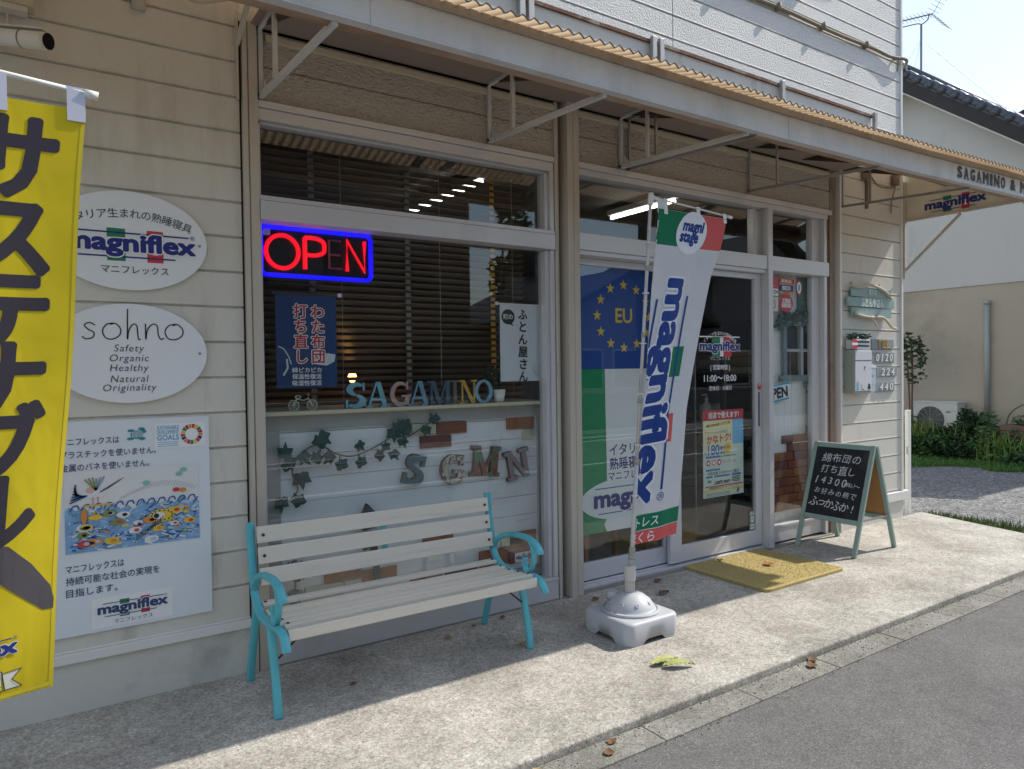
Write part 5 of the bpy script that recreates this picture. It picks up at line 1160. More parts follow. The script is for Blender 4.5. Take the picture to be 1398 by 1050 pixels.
MB().lathe((-.36, -1.16, 0), [(.20, 0), (.20, .10), (.17, .13), (.05, .18), (.03, .25), (.012, .25)], 28).build('water_base', M_PLAS, t, smooth=True)

# ================================================================== chalk board
t = thing('chalk_board', 'folding A frame chalkboard with pale green wooden frame and white handwriting', 'chalkboard', (5.78, -.32, 0))
M_FRAME = mat('pale sage painted wood', (.27, .36, .32), .6, var=.1, vscale=7, dirt=(.38, .40, .33), dscale=8, dlo=.6, dhi=.85)
M_CB = mat('black chalk surface', (.012, .014, .018), .6, var=.3, vscale=4, dirt=(.06, .062, .066), dscale=5, dlo=.5, dhi=.85, stretch=(1, 1, .5))
def leaf_panel(xf, xr, board, sgn):
    y0, y1 = -.625, -.07; zt = .885
    def at(k): return (xf+(xr-xf)*k, zt*k)
    d = Vector((xr-xf, 0, zt)).normalized(); nrm = Vector((-zt*sgn, 0, (xr-xf)*sgn)).normalized()
    L = math.hypot(xr-xf, zt)
    for y in (y0+.02, y1-.02): MB().bar((xf, y, .0), (xr, y, zt), .036, .026, up=nrm).build('leg', M_FRAME, t, bevel=.003)
    for k in (.30, .975):
        x, z = at(k); MB().bar((x, y0+.04, z), (x, y1-.04, z), .026, .04, up=d).build('rail', M_FRAME, t, bevel=.003)
    (xa, za), (xb, zb) = at(.315), at(.965)
    MB().bar(Vector((xa, (y0+y1)/2, za))+nrm*.002, Vector((xb, (y0+y1)/2, zb))+nrm*.002, y1-y0-.074, .006, up=nrm).build('panel', board, t)
    return d, nrm, L
d, nrm, L = leaf_panel(5.475, 5.775, M_CB, 1)
leaf_panel(6.085, 5.805, mat('orange hardboard', (.42, .21, .07), .6, var=.1, vscale=4), -1)
w = MB(); w.box(5.765, 5.815, -.60, -.57, .868, .884).box(5.765, 5.815, -.12, -.09, .868, .884).build('hinge', M_GALV, t)
w = MB(); w.bar((5.57, -.61, .285), (5.99, -.61, .285), .006, .018).build('stay', M_GALV, t)
S = Sheet(); CHK = mat('chalk', (.62, .64, .66), .95, var=.2, vscale=60)
def chalk(s_, cu, cv, size, rot, sp=1.0, bold=.0):
    n = len(s_); x = cu-(n-1)/2*size*sp
    for i, ch in enumerate(s_):
        if ch == ' ': continue
        S.text(ch, x+i*size*sp, cv-math.tan(R(-rot))*(i-(n-1)/2)*size*sp+random.uniform(-.004, .004), size*random.uniform(.92, 1.1), 0, 1, rot=rot+random.uniform(-5, 5), shear=.12, bold=bold)
chalk('綿布団の', .005, .80, .085, -2, 1.05); chalk('打ち直し', -.005, .70, .082, -2, 1.0)
chalk('14300', -.06, .60, .088, -3, .72); chalk('(税込)', .115, .585, .035, -3, .8); chalk('～', .185, .58, .05, -3)
chalk('お好みの柄で', .0, .50, .058, -4, 1.12); chalk('ふっかふか!', .0, .40, .09, -3, .78, bold=.004)
S.build('lettering', [CHK], t, Vector((5.475, -.3475, 0))+nrm*.0055, (0, -1, 0), d)

# ================================================================== door mat
t = thing('door_mat', 'mustard yellow bristle doormat in front of the sliding door', 'doormat', (4.63, -.36, 0))
M_MAT = mat('mustard bristle', (.43, .34, .14), .95, var=.25, vscale=160, bump=.5, bscale=220, dist=.004, dirt=(.34, .24, .06), dscale=60, dlo=.48, dhi=.62)
w = MB(); p = rr(.47, .05, 6, (4.635, -.365), .84); n = len(p)
w.add([(x, y, .001) for x, y in p]+[(x, y, .020) for x, y in p], [tuple(range(n))[::-1], tuple(range(n, 2*n))]+[(i, (i+1) % n, n+(i+1) % n, n+i) for i in range(n)])
w.build('mat_body', M_MAT, t); 
w = MB(); rng = random.Random(21)
for k in range(15000):
    x = rng.uniform(4.19, 5.08); y = rng.uniform(-.735, .005); a = rng.uniform(0, 6.28); l = rng.uniform(.003, .0055); q = Vector((x, y, .0195)); e = Vector((math.cos(a), math.sin(a), 0))*l; n_ = Vector((rng.uniform(-.6, .6), rng.uniform(-.6, .6), 1)).normalized()*l*.9
    w.add([q-e*.5, q+e*.5, q+e*.2+n_], [(0, 1, 2)], 0)
w.build('bristles', mat('mustard bristle tip', (.50, .40, .17), .9, var=.4, vscale=90), t)

# ================================================================== security camera, box on the wall
t = thing('security_camera', 'beige bullet security camera on the wall beside the yellow banner', 'camera', (-.05, -.15, 2.95))
M_CAM = mat('off white plastic', (.64, .60, .53), .5, var=.04)
a, b = Vector((-.145, -.05, 3.005)), Vector((.088, -.235, 2.962)); ez = (b-a).normalized(); ex = ez.cross(Vector((0, 0, 1))).normalized(); ey = ex.cross(ez)
MB().lathe(a, [(.02, -.01), (.036, 0), (.036, .20), (.0365, .202), (.0375, .215), (.0375, .295), (.034, .312)], 24, 0, (ex, ey, ez)).build('body', M_CAM, t, smooth=True)
MB().lathe(a+ez*.196, [(.0372, 0), (.0372, .006)], 24, 0, (ex, ey, ez)).build('seam', mat('grey seam', (.14, .12, .10), .7), t)
w = MB(); w.bar(a+ey*.041+ez*.02, a+ey*.041+ez*.30, .064, .004, up=ey).build('sunshield', M_CAM, t, bevel=.001)
MB().lathe(a, [(.033, .3125), (.033, .317), (.012, .3175)], 22, 0, (ex, ey, ez)).build('lens', mat('black lens', (.004, .004, .005), .45, spec=.15), t)
w = MB(); w.bar((-.28, 0, 3.03), (-.14, -.055, 3.006), .05, .05).box(-.36, -.22, -.03, 0, 2.96, 3.10).build('mount', M_CAM, t, bevel=.006)
MB().tube([(.035, -.012, 3.10), (.038, -.012, 2.99)], .006, 6).build('cord', M_CAM, t); MB().tube([(-.045, -.012, 3.14), (-.045, -.012, 3.02)], .006, 6).build('cord', M_CAM, t)
t = thing('junction_box', 'cream junction box on the wall above the security camera', 'box', (-.15, -.05, 3.17))
MB().box(-.40, .055, -.09, -.0015, 3.16, 3.45).build('box', mat('cream enamel', (.55, .48, .33), .5, var=.05), t, bevel=.006); MB().box(-.36, .03, -.075, -.01, 3.135, 3.159).build('gland', M_CAM, t)

# ================================================================== leaves on the ground
def litter(x, y, s, rot, m, label, z=.004, curl=.35, group='dry leaves on the pavement'):
    w = MB(); pts = []; n = 7
    for i in range(n+1):
        f = i/n; ww = s*.42*math.sin(math.pi*min(1, f*.96+.02))**.8; zz = z+curl*s*(f-.4)**2+.002
        for k in (-1, 0, 1): pts.append((x+(f-.5)*s*math.cos(R(rot))-k*ww*math.sin(R(rot)), y+(f-.5)*s*math.sin(R(rot))+k*ww*math.cos(R(rot)), zz+abs(k)*ww*curl*.9))
    pts = [(a+random.gauss(0, s*.05), b+random.gauss(0, s*.05), c+abs(random.gauss(0, s*.06))) for a, b, c in pts]
    fs = [(3*i+k, 3*i+k+1, 3*i+k+4, 3*i+k+3) for i in range(n) for k in range(2)]
    o = w.add(pts, fs).build('fallen_leaf', m, None, smooth=True, recalc=False); return tag(o, label, 'leaf', group)
M_DRY = mat('dry brown leaf', (.16, .085, .04), .8, var=.4, vscale=30); M_TAN = mat('dry tan leaf', (.36, .26, .13), .8, var=.3, vscale=30); M_YG = mat('yellow green leaf', (.36, .38, .11), .6, var=.3, vscale=18, dirt=(.26, .12, .04), dscale=16, dlo=.56, dhi=.62)
GL = [(1.30, -.47, .035, 20, M_DRY, 'brown curled leaf on the shaded pavement in front of the bench'), (2.28, -.54, .05, 70, M_TAN, 'tan crumpled leaf beside the front bench leg by the flag base'), (1.98, -.20, .045, 150, M_TAN, 'tan leaf lying under the bench'),
      (2.42, -.11, .045, 30, M_DRY, 'brown leaf behind the far bench leg'), (2.20, -.13, .03, 0, M_DRY, 'small dark leaf under the bench near its far rear leg'), (3.75, -.13, .07, 10, M_DRY, 'brown leaf between the flag base and the doormat'), (3.58, -.36, .08, 170, M_DRY, 'dark curled leaf on the shaded pavement before the doormat'), (3.12, -.18, .06, 60, M_DRY, 'brown leaf against the door threshold behind the flag base')]
for a in GL: litter(a[0], a[1], a[2], a[3], a[4], a[5])
litter(4.50, -.07, .06, 20, M_DRY, 'dark leaf on the doormat near the door', .022); litter(4.70, -.37, .085, 10, mat('orange brown leaf', (.34, .13, .03), .7, var=.3, vscale=30), 'orange brown leaf in the middle of the doormat', .022)
for a in ((1.95, -1.63, .05, 40, 'brown leaf in the gutter nearest the camera'), (1.62, -1.58, .06, 100, 'pale brown leaf in the gutter close to the camera'), (2.02, -1.57, .05, 10, 'thin leaf against the kerb in the gutter'), (3.40, -1.60, .07, 30, 'brown leaf in the gutter below the doormat'), (3.47, -1.555, .06, -10, 'orange brown leaf touching the kerb below the doormat')):
    litter(a[0], a[1], a[2], a[3], M_DRY if a[3] != 100 else M_TAN, a[4], -.038)
def big_leaf(x, y, L, rot, label):
    w = MB(); n = 14; pts = []
    for i in range(n+1):
        f = i/n; ww = L*.17*math.sin(math.pi*(f*.95+.03))**.7; zz = .006+.10*L*math.sin(f*3.0)
        for k in (-2, -1, 0, 1, 2):
            q = ww*k/2; pts.append((x+(f-.5)*L*math.cos(R(rot))-q*math.sin(R(rot)), y+(f-.5)*L*math.sin(R(rot))+q*math.cos(R(rot)), zz+abs(k)*.004+.0035*(i % 2)*abs(k)))
    fs = [(5*i+k, 5*i+k+1, 5*i+k+6, 5*i+k+5) for i in range(n) for k in range(4)]
    tag(w.add(pts, fs).build('fallen_leaf', M_YG, None, smooth=True, recalc=False), label, 'leaf')
big_leaf(2.735, -1.185, .17, -6, 'large yellow green leaf on the sunlit pavement, upper of a pair'); big_leaf(2.76, -1.26, .17, -28, 'large yellow green leaf with browned tip on the sunlit pavement, lower of a pair')
# ================================================================== ground
M_APRON = ground_mat('weathered concrete', (.515, .485, .435), (.345, .325, .29), (.665, .635, .58), 125, ((.62, .605, .58), (1.08, 1.07, 1.05)), 1.7, .7, speck=.42, mid=(.72, .71, .69))
M_ROAD = ground_mat('worn asphalt', (.158, .153, .146), (.09, .087, .083), (.255, .248, .24), 230, ((.78, .77, .77), (1.02, 1.0, 1.0)), 1.1, .45, speck=.7, mid=(.88, .875, .87))
M_GUT = ground_mat('mossy gutter concrete', (.31, .30, .27), (.20, .19, .17), (.40, .39, .35), 180, ((.62, .61, .58), (1, 1, .98)), 2.5, .5, speck=.6, mid=(.7, .69, .65))
M_GRAVEL = ground_mat('grey gravel', (.225, .22, .215), (.08, .08, .08), (.42, .41, .40), 45, ((.75, .74, .74), (1, 1, 1)), .9, 1., speck=.4, dist=.02)
M_EARTH = ground_mat('dry earth', (.20, .18, .14), (.10, .09, .07), (.30, .28, .22), 60, ((.7, .7, .7), (1, 1, 1)), .7, .8)
def flat(name, poly, z, m):
    o = MB().add([(x, y, z) for x, y in poly], [tuple(range(len(poly)))]).build(name, m, None, recalc=False); return structure(o)
flat('ground', [(-400, -400), (400, -400), (400, 400), (-400, 400)], -.06, M_EARTH)
flat('road', [(-60, -8.6), (120, -8.6), (120, -1.685), (-60, -1.685)], -.045, M_ROAD)
w = MB(); ap = [(-4, .02), (-4, -1.53), (6.9, -1.53), (7.42, -1.45), (7.60, -.72), (7.79, .02)]
n = len(ap); w.add([(x, y, 0) for x, y in ap]+[(x, y, -.12) for x, y in ap], [tuple(range(n)), tuple(range(2*n-1, n-1, -1))]+[(i, n+i, n+(i+1) % n, (i+1) % n) for i in range(n)])
o = structure(w.build('pavement', M_APRON, None, bevel=.012, segs=3))
# gutter stones with open joints
w = MB(); x = -4.0 + (2.222+4.0) % .6455 - .6455
while x < 16:
    w.box(x+.0025, x+.643, -1.690, -1.536, -.12, -.037+random.uniform(-.001, .001)); x += .6455
structure(w.build('gutter', M_GUT, None, bevel=.003))
structure(MB().box(-4, 16, -1.70, -1.53, -.13, -.058).build('gutter_bed', mat('dark joint dirt', (.05, .045, .04), .95, var=.3, vscale=20), None))
flat('gravel_lot', [(7.0, -1.53), (7.0, 9), (30, 9), (30, -1.53)], -.040, M_GRAVEL)
flat('far_pavement', [(-60, -10.4), (120, -10.4), (120, -8.6), (-60, -8.6)], -.03, mat('far kerb', (.20, .195, .185), .9, var=.1, vscale=3))
flat('road_marking', [(-60, -8.25), (120, -8.25), (120, -8.10), (-60, -8.10)], -.041, mat('white road paint', (.75, .75, .74), .7, var=.06))
flat('road_marking', [(-60, -5.25), (120, -5.25), (120, -5.13), (-60, -5.13)], -.041, MATS['white road paint'])
flat('road_marking', [(-60, -8.75), (120, -8.75), (120, -8.63), (-60, -8.63)], -.026, MATS['white road paint'])

# grit gathered along the kerb and the gutter edge
rg = random.Random(77); w = MB()
for k in range(2600):
    x = rg.uniform(-1, 9); y, z = rg.choice(((-1.535-abs(rg.gauss(0, .018)), -.036), (-1.695+rg.gauss(0, .02), -.042), (-1.61+rg.gauss(0, .05), -.036))); s = rg.uniform(.0015, .0055); a = rg.uniform(0, 6.28)
    p = [Vector((x+s*math.cos(a+i*2.09)*rg.uniform(.7, 1.2), y+s*math.sin(a+i*2.09)*rg.uniform(.7, 1.2), z)) for i in range(3)]; q = Vector((x, y, z+s*.9))
    w.add(p+[q], [(0, 1, 3), (1, 2, 3), (2, 0, 3)], k % 2)
tag(w.build('grit', [mat('pale grit', (.36, .34, .30), .9), mat('brown grit', (.12, .085, .055), .9)], None), 'loose grit and leaf crumbs gathered along the kerb and gutter', 'grit', None, 'stuff')
# grass strip and weeds
M_GRASS = leafmat('short grass', (.075, .17, .03)); M_WEED = leafmat('olive weed', (.10, .15, .035))
def blades(mb, pts, h, rng, wd=.006):
    for x, y, z in pts:
        a = rng.uniform(0, 6.28); l = h*rng.uniform(.5, 1.25); b = rng.uniform(0, 6.28); t_ = rng.uniform(.1, .6)*l
        e = Vector((math.cos(a), math.sin(a), 0))*wd; q = Vector((x, y, z)); tp = q+Vector((math.cos(b)*t_, math.sin(b)*t_, l))
        mb.add([q-e, q+e, tp], [(0, 1, 2)])
rng = random.Random(31); w = MB(); pts = []
for _ in range(26000):
    f = rng.random(); y = -3+8*f; lo = lerp_table([(-3, 11.0), (.7, 12.05), (1.3, 12.0), (1.95, 11.3), (5, 10.9)], y)+.25*math.sin(y*5); x = lo+rng.random()**1.1*(13.7-lo); pts.append((x, y, -.04))
blades(w, pts, .07, rng, .009); tag(w.build('grass', M_GRASS, None, recalc=False), 'strip of short green grass along the edge of the gravel', 'grass', None, 'stuff')
flat('lawn_soil', [(11.7, -3), (12.3, .9), (11.7, 2.0), (11.6, 5), (13.75, 5), (13.75, -3)], -.036, mat('grassy soil', (.07, .11, .03), .95, var=.3, vscale=9))
w = MB(); pts = []
for _ in range(1500):
    f = rng.random()**.8; q = (7.79+(7.45-7.79)*f, -.02-1.4*f); n_ = .10+.55*f; pts.append((q[0]+abs(rng.gauss(0, .5))*n_+.03, q[1]+rng.gauss(0, .06), -.04))
blades(w, pts, .06, rng, .006); tag(w.build('weeds', M_WEED, None, recalc=False), 'low weeds growing along the edge of the concrete pavement', 'weeds', None, 'stuff')

# ================================================================== white gate post beside the shop
t = thing('gate_post', 'slim white sliding gate post at the side of the shop corner', 'post', (7.62, .08, -.04))
MB().box(7.60, 7.655, .05, .09, -.04, 1.08).build('post', M_WHITE, t, bevel=.004); MB().box(7.598, 7.602, .055, .07, .62, .70).build('latch', M_GALV, t)

# ================================================================== neighbour's house
h = thing('neighbour_house', 'cream rendered house with dark tiled gable roof across the gravel lot', 'house', (17, 3, 0))
M_REND_U = mat('grey cream render', (.52, .505, .48), .9, var=.05, vscale=1.2, bump=.35, bscale=60, stretch=(1, 1, .3), dirt=(.40, .385, .36), dscale=2.2, dlo=.58, dhi=.85)
M_REND_L = mat('tan spray render', (.44, .385, .30), .9, var=.08, vscale=2, bump=.8, bscale=70, dist=.012, dirt=(.30, .265, .21), dscale=1.1, dlo=.52, dhi=.85)
X0, X1, YS, YR, ZR, SL = 13.8, 21.0, .10, 3.25, 6.93, .755
def zg(y): return ZR-SL*abs(y-YR)
w = MB(); YN = 6.4
w.prism([(YS, 2.93), (YS, zg(YS)-.16), (YR, ZR-.16), (YN, zg(YN)-.16), (YN, 2.93)], (X0, 0, 0), (0, 1, 0), (0, 0, 1), (1, 0, 0), X1-X0); w.build('upper_wall', M_REND_U, h)
w = MB().box(X0+.02, X1-.02, YS+.02, YN-.02, -.05, 2.929).build('lower_wall', M_REND_L, h)
M_TILE = mat('blue grey roof tile', (.055, .06, .075), .35, var=.25, vscale=7, spec=.6); M_FBOARD = mat('dark brown barge board', (.028, .022, .020), .6, var=.2)
for s, ye in ((-1, -.55), (1, 7.05)):
    w = MB(); d = Vector((0, (ye-YR), zg(ye)-ZR)); nn = Vector((0, -d.z, d.y)).normalized(); nn = nn if nn.z > 0 else -nn
    a = Vector((X0-.50, YR, ZR)); b = a+d; c = Vector((X1+.4, 0, 0))
    q = [a+nn*.05, b+nn*.05, b-nn*.02, a-nn*.02]
    w.add(q+[Vector((X1+.4, p.y, p.z)) for p in q], [(0, 1, 2, 3), (7, 6, 5, 4), (0, 4, 5, 1), (1, 5, 6, 2), (2, 6, 7, 3), (3, 7, 4, 0)]); w.build('roof', M_TILE, h)
    L = d.length; dd = d/L; w = MB(); k = 0
    while k*.262 < L-.05:
        p0 = a+dd*(k*.262+.02)+nn*.075; p1 = a+dd*min(L, k*.262+.27)+nn*.055
        w.tube([p0+Vector((.03, 0, 0)), p1+Vector((.03, 0, 0))], .075, 9, up=(1, 0, 0))
        w.tube([p1-Vector((.06, 0, 0))-nn*.0, p1+Vector((.1, 0, 0))], .075, 10); k += 1
    w.build('verge_tile', M_TILE, h, smooth=True)
    w = MB(); e = a-nn*.02; w.add([e, e+d, e+d-nn*.20, e-nn*.20]+[p+Vector((.04, 0, 0)) for p in (e, e+d, e+d-nn*.20, e-nn*.20)], [(0, 1, 2, 3), (7, 6, 5, 4), (0, 4, 5, 1), (1, 5, 6, 2), (2, 6, 7, 3), (3, 7, 4, 0)]); w.build('barge_board', M_FBOARD, h)
    w = MB(); e = a-nn*.205+Vector((.03, 0, 0)); w.add([e, e+d, e+d-nn*.035, e-nn*.035]+[p+Vector((.035, 0, 0)) for p in (e, e+d, e+d-nn*.035, e-nn*.035)], [(0, 1, 2, 3), (7, 6, 5, 4), (0, 4, 5, 1), (1, 5, 6, 2), (2, 6, 7, 3), (3, 7, 4, 0)]); w.build('verge_trim', M_WHITE, h)
    w = MB(); e = a-nn*.10+Vector((.06, 0, 0)); w.add([e, e+d, e+d+Vector((.5, 0, 0)), e+Vector((.5, 0, 0))], [(0, 1, 2, 3)]); w.build('soffit', mat('pale soffit', (.50, .46, .45), .8, var=.04), h)
w = MB(); w.tube([(X0-.52, YR, ZR+.14), (X1, YR, ZR+.14)], .11, 12).tube([(X0-.62, YR, ZR+.16), (X0-.50, YR, ZR+.16)], .16, 14).tube([(X0-.60, YR-.16, ZR+.04), (X0-.46, YR-.16, ZR+.04)], .10, 12).tube([(X0-.66, YR, ZR+.10), (X0-.60, YR, ZR+.10)], .10, 12).build('ridge', M_TILE, h, smooth=True)
M_PIPE = mat('grey green drain pipe', (.33, .345, .33), .5, var=.06, vscale=5)
w = MB(); w.tube([(13.74, 1.86, .55), (13.74, 1.86, 2.60)], .043, 12).tube([(13.74, 1.86, 2.58), (13.74, 1.86, 2.64)], .054, 12).build('vent_pipe', M_PIPE, h, smooth=True)
t = thing('air_conditioner', 'white air conditioner outdoor unit against the neighbour wall', 'air conditioner', (13.6, 2.58, .2))
M_AC = mat('ivory enamel', (.60, .59, .56), .45, var=.03)
MB().box(13.45, 13.75, 2.21, 2.96, .28, .875).build('casing', M_AC, t, bevel=.012); MB().box(13.44, 13.76, 2.2, 2.97, .876, .89).build('lid', M_WHITE, t, bevel=.004)
ax = (Vector((0, 1, 0)), Vector((0, 0, 1)), Vector((-1, 0, 0)))
MB().lathe((13.449, 2.66, .57), [(.235, 0), (.235, .008), (.01, .008)], 36, 0, ax).build('fan_opening', mat('dark fan opening', (.05, .05, .05), .6), t)
w = MB()
for k in range(9): w.tube([(13.437, 2.66+(.026*k+.012)*math.cos(R(12*i)), .57+(.026*k+.012)*math.sin(R(12*i))) for i in range(31)], .0028, 4)
for k in range(12): w.tube([(13.436, 2.66, .57), (13.436, 2.66+.235*math.cos(R(30*k)), .57+.235*math.sin(R(30*k)))], .003, 4)
w.build('grille', mat('pale grille', (.40, .40, .39), .5), t)
S = Sheet(); S.rect(.05, .70, .13, .72, 0); S.rect(.05, .73, .22, .738, 1); S.build('print', [mat('blue grey print', (.08, .10, .2), .6), mat('grey print', (.3, .3, .3), .6)], t, (13.449, 2.45, 0), (0, -1, 0), (0, 0, 1))
for y in (2.35, 2.85): MB().box(13.4, 13.78, y-.06, y+.06, -.04, .275).build('foot_block', mat('pale concrete', (.35, .34, .32), .9), t)

# planting along the neighbour's wall
G_DK, G_MD, G_YL, G_OL = leafmat('dark shrub leaf', (.022, .055, .018)), leafmat('mid shrub leaf', (.06, .13, .035)), leafmat('yellow green blade', (.19, .28, .06)), leafmat('olive shrub leaf', (.075, .12, .04))
M_STEM = mat('brown stem', (.11, .075, .05), .8, var=.2)
def shrub(label, cx, cy, r, n, size, m, seed, z0=-.04, cat='shrub', name='shrub', group=None):
    t = thing(name, label, cat, (cx, cy, z0), group); rg = random.Random(seed); w = MB()
    for k in range(7):
        c = (cx+rg.uniform(-.5, .5)*r[0], cy+rg.uniform(-.55, .55)*r[1], z0+r[2]*rg.uniform(.35, 1.15)); f = rg.uniform(.42, .72)
        leaf_ball(w, c, (r[0]*f, r[1]*f, r[2]*f), n//7, size, rg, 0 if rg.random() < .6 else 1)
    w.build('foliage', [m, G_MD if m is not G_MD else G_DK], t, recalc=False)
    s = MB()
    for k in range(6): s.tube([(cx+rg.uniform(-.1, .1), cy+rg.uniform(-.2, .2), z0), (cx+rg.uniform(-.5, .5)*r[0], cy+rg.uniform(-.5, .5)*r[1], z0+r[2]*1.1)], .008, 5)
    s.build('stem', M_STEM, t); return t
shrub('dark low shrub under the fan of the air conditioner', 12.9, 2.35, (.42, .55, .26), 1500, .045, G_DK, 1)
shrub('dark low shrub in front of the air conditioner and drain pipe', 12.9, 1.72, (.42, .50, .28), 1500, .042, G_DK, 2)
shrub('mid green rounded shrub below the drain pipe', 12.95, 1.35, (.45, .5, .36), 1700, .045, G_OL, 3)
shrub('tall leafy shrub rising against the drain pipe', 13.25, 1.80, (.34, .34, .52), 1300, .05, G_MD, 4)
shrub('dark low shrub in front of the planter trough', 12.75, .95, (.40, .42, .20), 1100, .042, G_DK, 5)
shrub('leafy green shrub between the shop corner and the air conditioner', 13.0, 2.98, (.35, .33, .48), 1200, .05, G_MD, 6)
shrub('leafy mid green shrub hiding the lower half of the air conditioner', 13.15, 2.42, (.26, .42, .36), 1200, .04, G_DK, 7)
shrub('dark fern like shrub between the air conditioner and the drain pipe', 13.2, 2.02, (.26, .30, .44), 1100, .045, G_OL, 8)
def grass_clump(label, cx, cy, n, h, m, seed, spread=.28):
    t = thing('grass_clump', label, 'plant', (cx, cy, -.04)); rg = random.Random(seed); w = MB()
    for _ in range(n):
        x, y = cx+rg.gauss(0, spread*.5), cy+rg.gauss(0, spread); a = rg.uniform(0, 6.28); hh = h*rg.uniform(.6, 1.15); lean = rg.uniform(.05, .45)*hh; d = Vector((math.cos(a), math.sin(a), 0)); e = Vector((-d.y, d.x, 0))*rg.uniform(.006, .012); q = Vector((x, y, -.04))
        m1 = q+Vector((0, 0, hh*.65))+d*lean*.3; tp = q+Vector((0, 0, hh))+d*lean
        w.add([q-e, q+e, m1+e*.8, m1-e*.8, tp], [(0, 1, 2, 3), (3, 2, 4)])
    w.build('blades', m, t, recalc=False); return t
grass_clump('upright yellow green grass clump beside the fan of the air conditioner', 13.05, 2.72, 420, .62, G_YL, 11)
grass_clump('thin yellow green grass clump in front of the planter trough', 12.75, 1.20, 130, .48, G_YL, 12, .16)
t = thing('sapling', 'slender young tree with two red brown stems beside the shop corner', 'tree', (13.1, 2.80, -.04)); rg = random.Random(41)
w = MB(); w.tube(crom([(13.10, 2.80, -.04), (13.1, 2.81, .8), (13.08, 2.79, 1.5), (13.06, 2.80, 2.0)]), .016, 7).tube(crom([(13.10, 2.86, -.04), (13.1, 2.85, .8), (13.08, 2.87, 1.45), (13.06, 2.88, 1.9)]), .014, 7)
for k in range(14): z = 1.35+.05*k; a = rg.uniform(0, 6.28); w.tube([(13.08, 2.81, z), (13.08+.22*math.cos(a), 2.81+.22*math.sin(a), z+.13)], .005, 5)
w.build('trunk', mat('red brown bark', (.17, .09, .06), .7, var=.2), t, smooth=True)
w = MB(); leaf_ball(w, (13.08, 2.80, 1.70), (.24, .28, .34), 150, .065, rg, flat=.3, hull=.3); leaf_ball(w, (13.08, 2.84, 1.98), (.20, .24, .16), 70, .06, rg, flat=.3, hull=.2); leaf_ball(w, (13.08, 2.74, 1.35), (.14, .18, .16), 34, .06, rg, flat=.3, hull=.2); w.build('crown', [leafmat('dark young leaf', (.05, .085, .03))], t, recalc=False)
t = thing('planter_trough', 'brown wooden planter trough with a wire hoop by the neighbour wall', 'planter', (13.3, .95, -.04))
w = MB()
for k in range(3): w.box(12.98, 13.40, .55, 1.36, .30+.09*k, .385+.09*k)
w.box(13.0, 13.05, .56, .62, -.04, .3).box(13.0, 13.05, 1.28, 1.34, -.04, .3).box(13.33, 13.38, .56, .62, -.04, .3).box(13.33, 13.38, 1.28, 1.34, -.04, .3).build('trough', mat('weathered brown wood', (.16, .10, .07), .8, var=.25, vscale=6, stretch=(2, .3, 2)), t, bevel=.004)
w = MB(); w.tube([(13.2, .95+.40*math.cos(R(9*k)), .56+.36*math.sin(R(9*k))) for k in range(21)], .012, 7).build('hoop', mat('green hoop', (.10, .16, .08), .5), t, smooth=True)
w = MB(); leaf_ball(w, (13.2, .95, .62), (.16, .36, .12), 260, .04, random.Random(17)); w.build('foliage', [G_OL], t, recalc=False)

# television aerial
t = thing('tv_antenna', 'thin television aerial mast standing on the tiled roof', 'antenna', (15.5, 3.83, 6.5))
M_AER = mat('grey aluminium', (.22, .22, .24), .4, metal=.5)
MB().tube([(15.5, 3.83, 6.4), (15.5, 3.82, 8.60)], .022, 8).build('mast', M_AER, t)
w = MB(); a, b = Vector((15.35, 4.72, 8.86)), Vector((15.52, 3.60, 8.74)); w.tube([a, b], .014, 6); dd = (b-a)
w.tube(crom([(15.42, 4.32, 8.82), (15.43, 4.28, 8.70), (15.47, 3.9, 8.64), (15.5, 3.82, 8.60)]), .012, 6).tube(crom([(15.5, 3.82, 8.60), (15.52, 3.70, 8.66), (15.52, 3.68, 8.76)]), .012, 6)
for k in range(15): p = a+dd*(k/15); w.tube([p+Vector((-.19, -.03, 0)), p+Vector((.19, .03, 0))], .005, 5)
w.build('boom', M_AER, t)
w = MB()
for k in range(6):
    for s in (-1, 1): p = b+Vector((0, -.02-.05*k, s*(.05+.065*k))); w.tube([p+Vector((-.22, 0, 0)), p+Vector((.22, 0, 0))], .004, 5)
w.tube([b+Vector((0, 0, 0)), b+Vector((0, -.30, .40))], .005, 5).tube([b, b+Vector((0, -.30, -.40))], .005, 5).build('reflector', M_AER, t)
w = MB()
for q in ((16.6, 5.2), (14.2, 4.6), (15.2, 1.6), (17.5, 2.6)): w.tube([(15.5, 3.825, 8.3), (q[0], q[1], zg(q[1]))], .0025, 4)
w.build('guy_wire', M_AER, t)

# far roof behind
t = thing('far_house', 'distant house with dark roof peeking behind the tiled gable', 'house', (34, 6, 0))
MB().box(30.5, 40, 3.2, 8.4, -.05, 9.6).build('wall', mat('pale blue grey siding', (.42, .48, .53), .8, var=.05), t)
w = MB(); w.prism([(2.0, 10.2), (6.3, 10.9), (8.6, 10.2), (8.6, 10.0), (6.3, 10.6), (2.0, 9.95)], (29.6, 0, 0), (0, 1, 0), (0, 0, 1), (1, 0, 0), 11); w.build('roof', M_FBOARD, t)

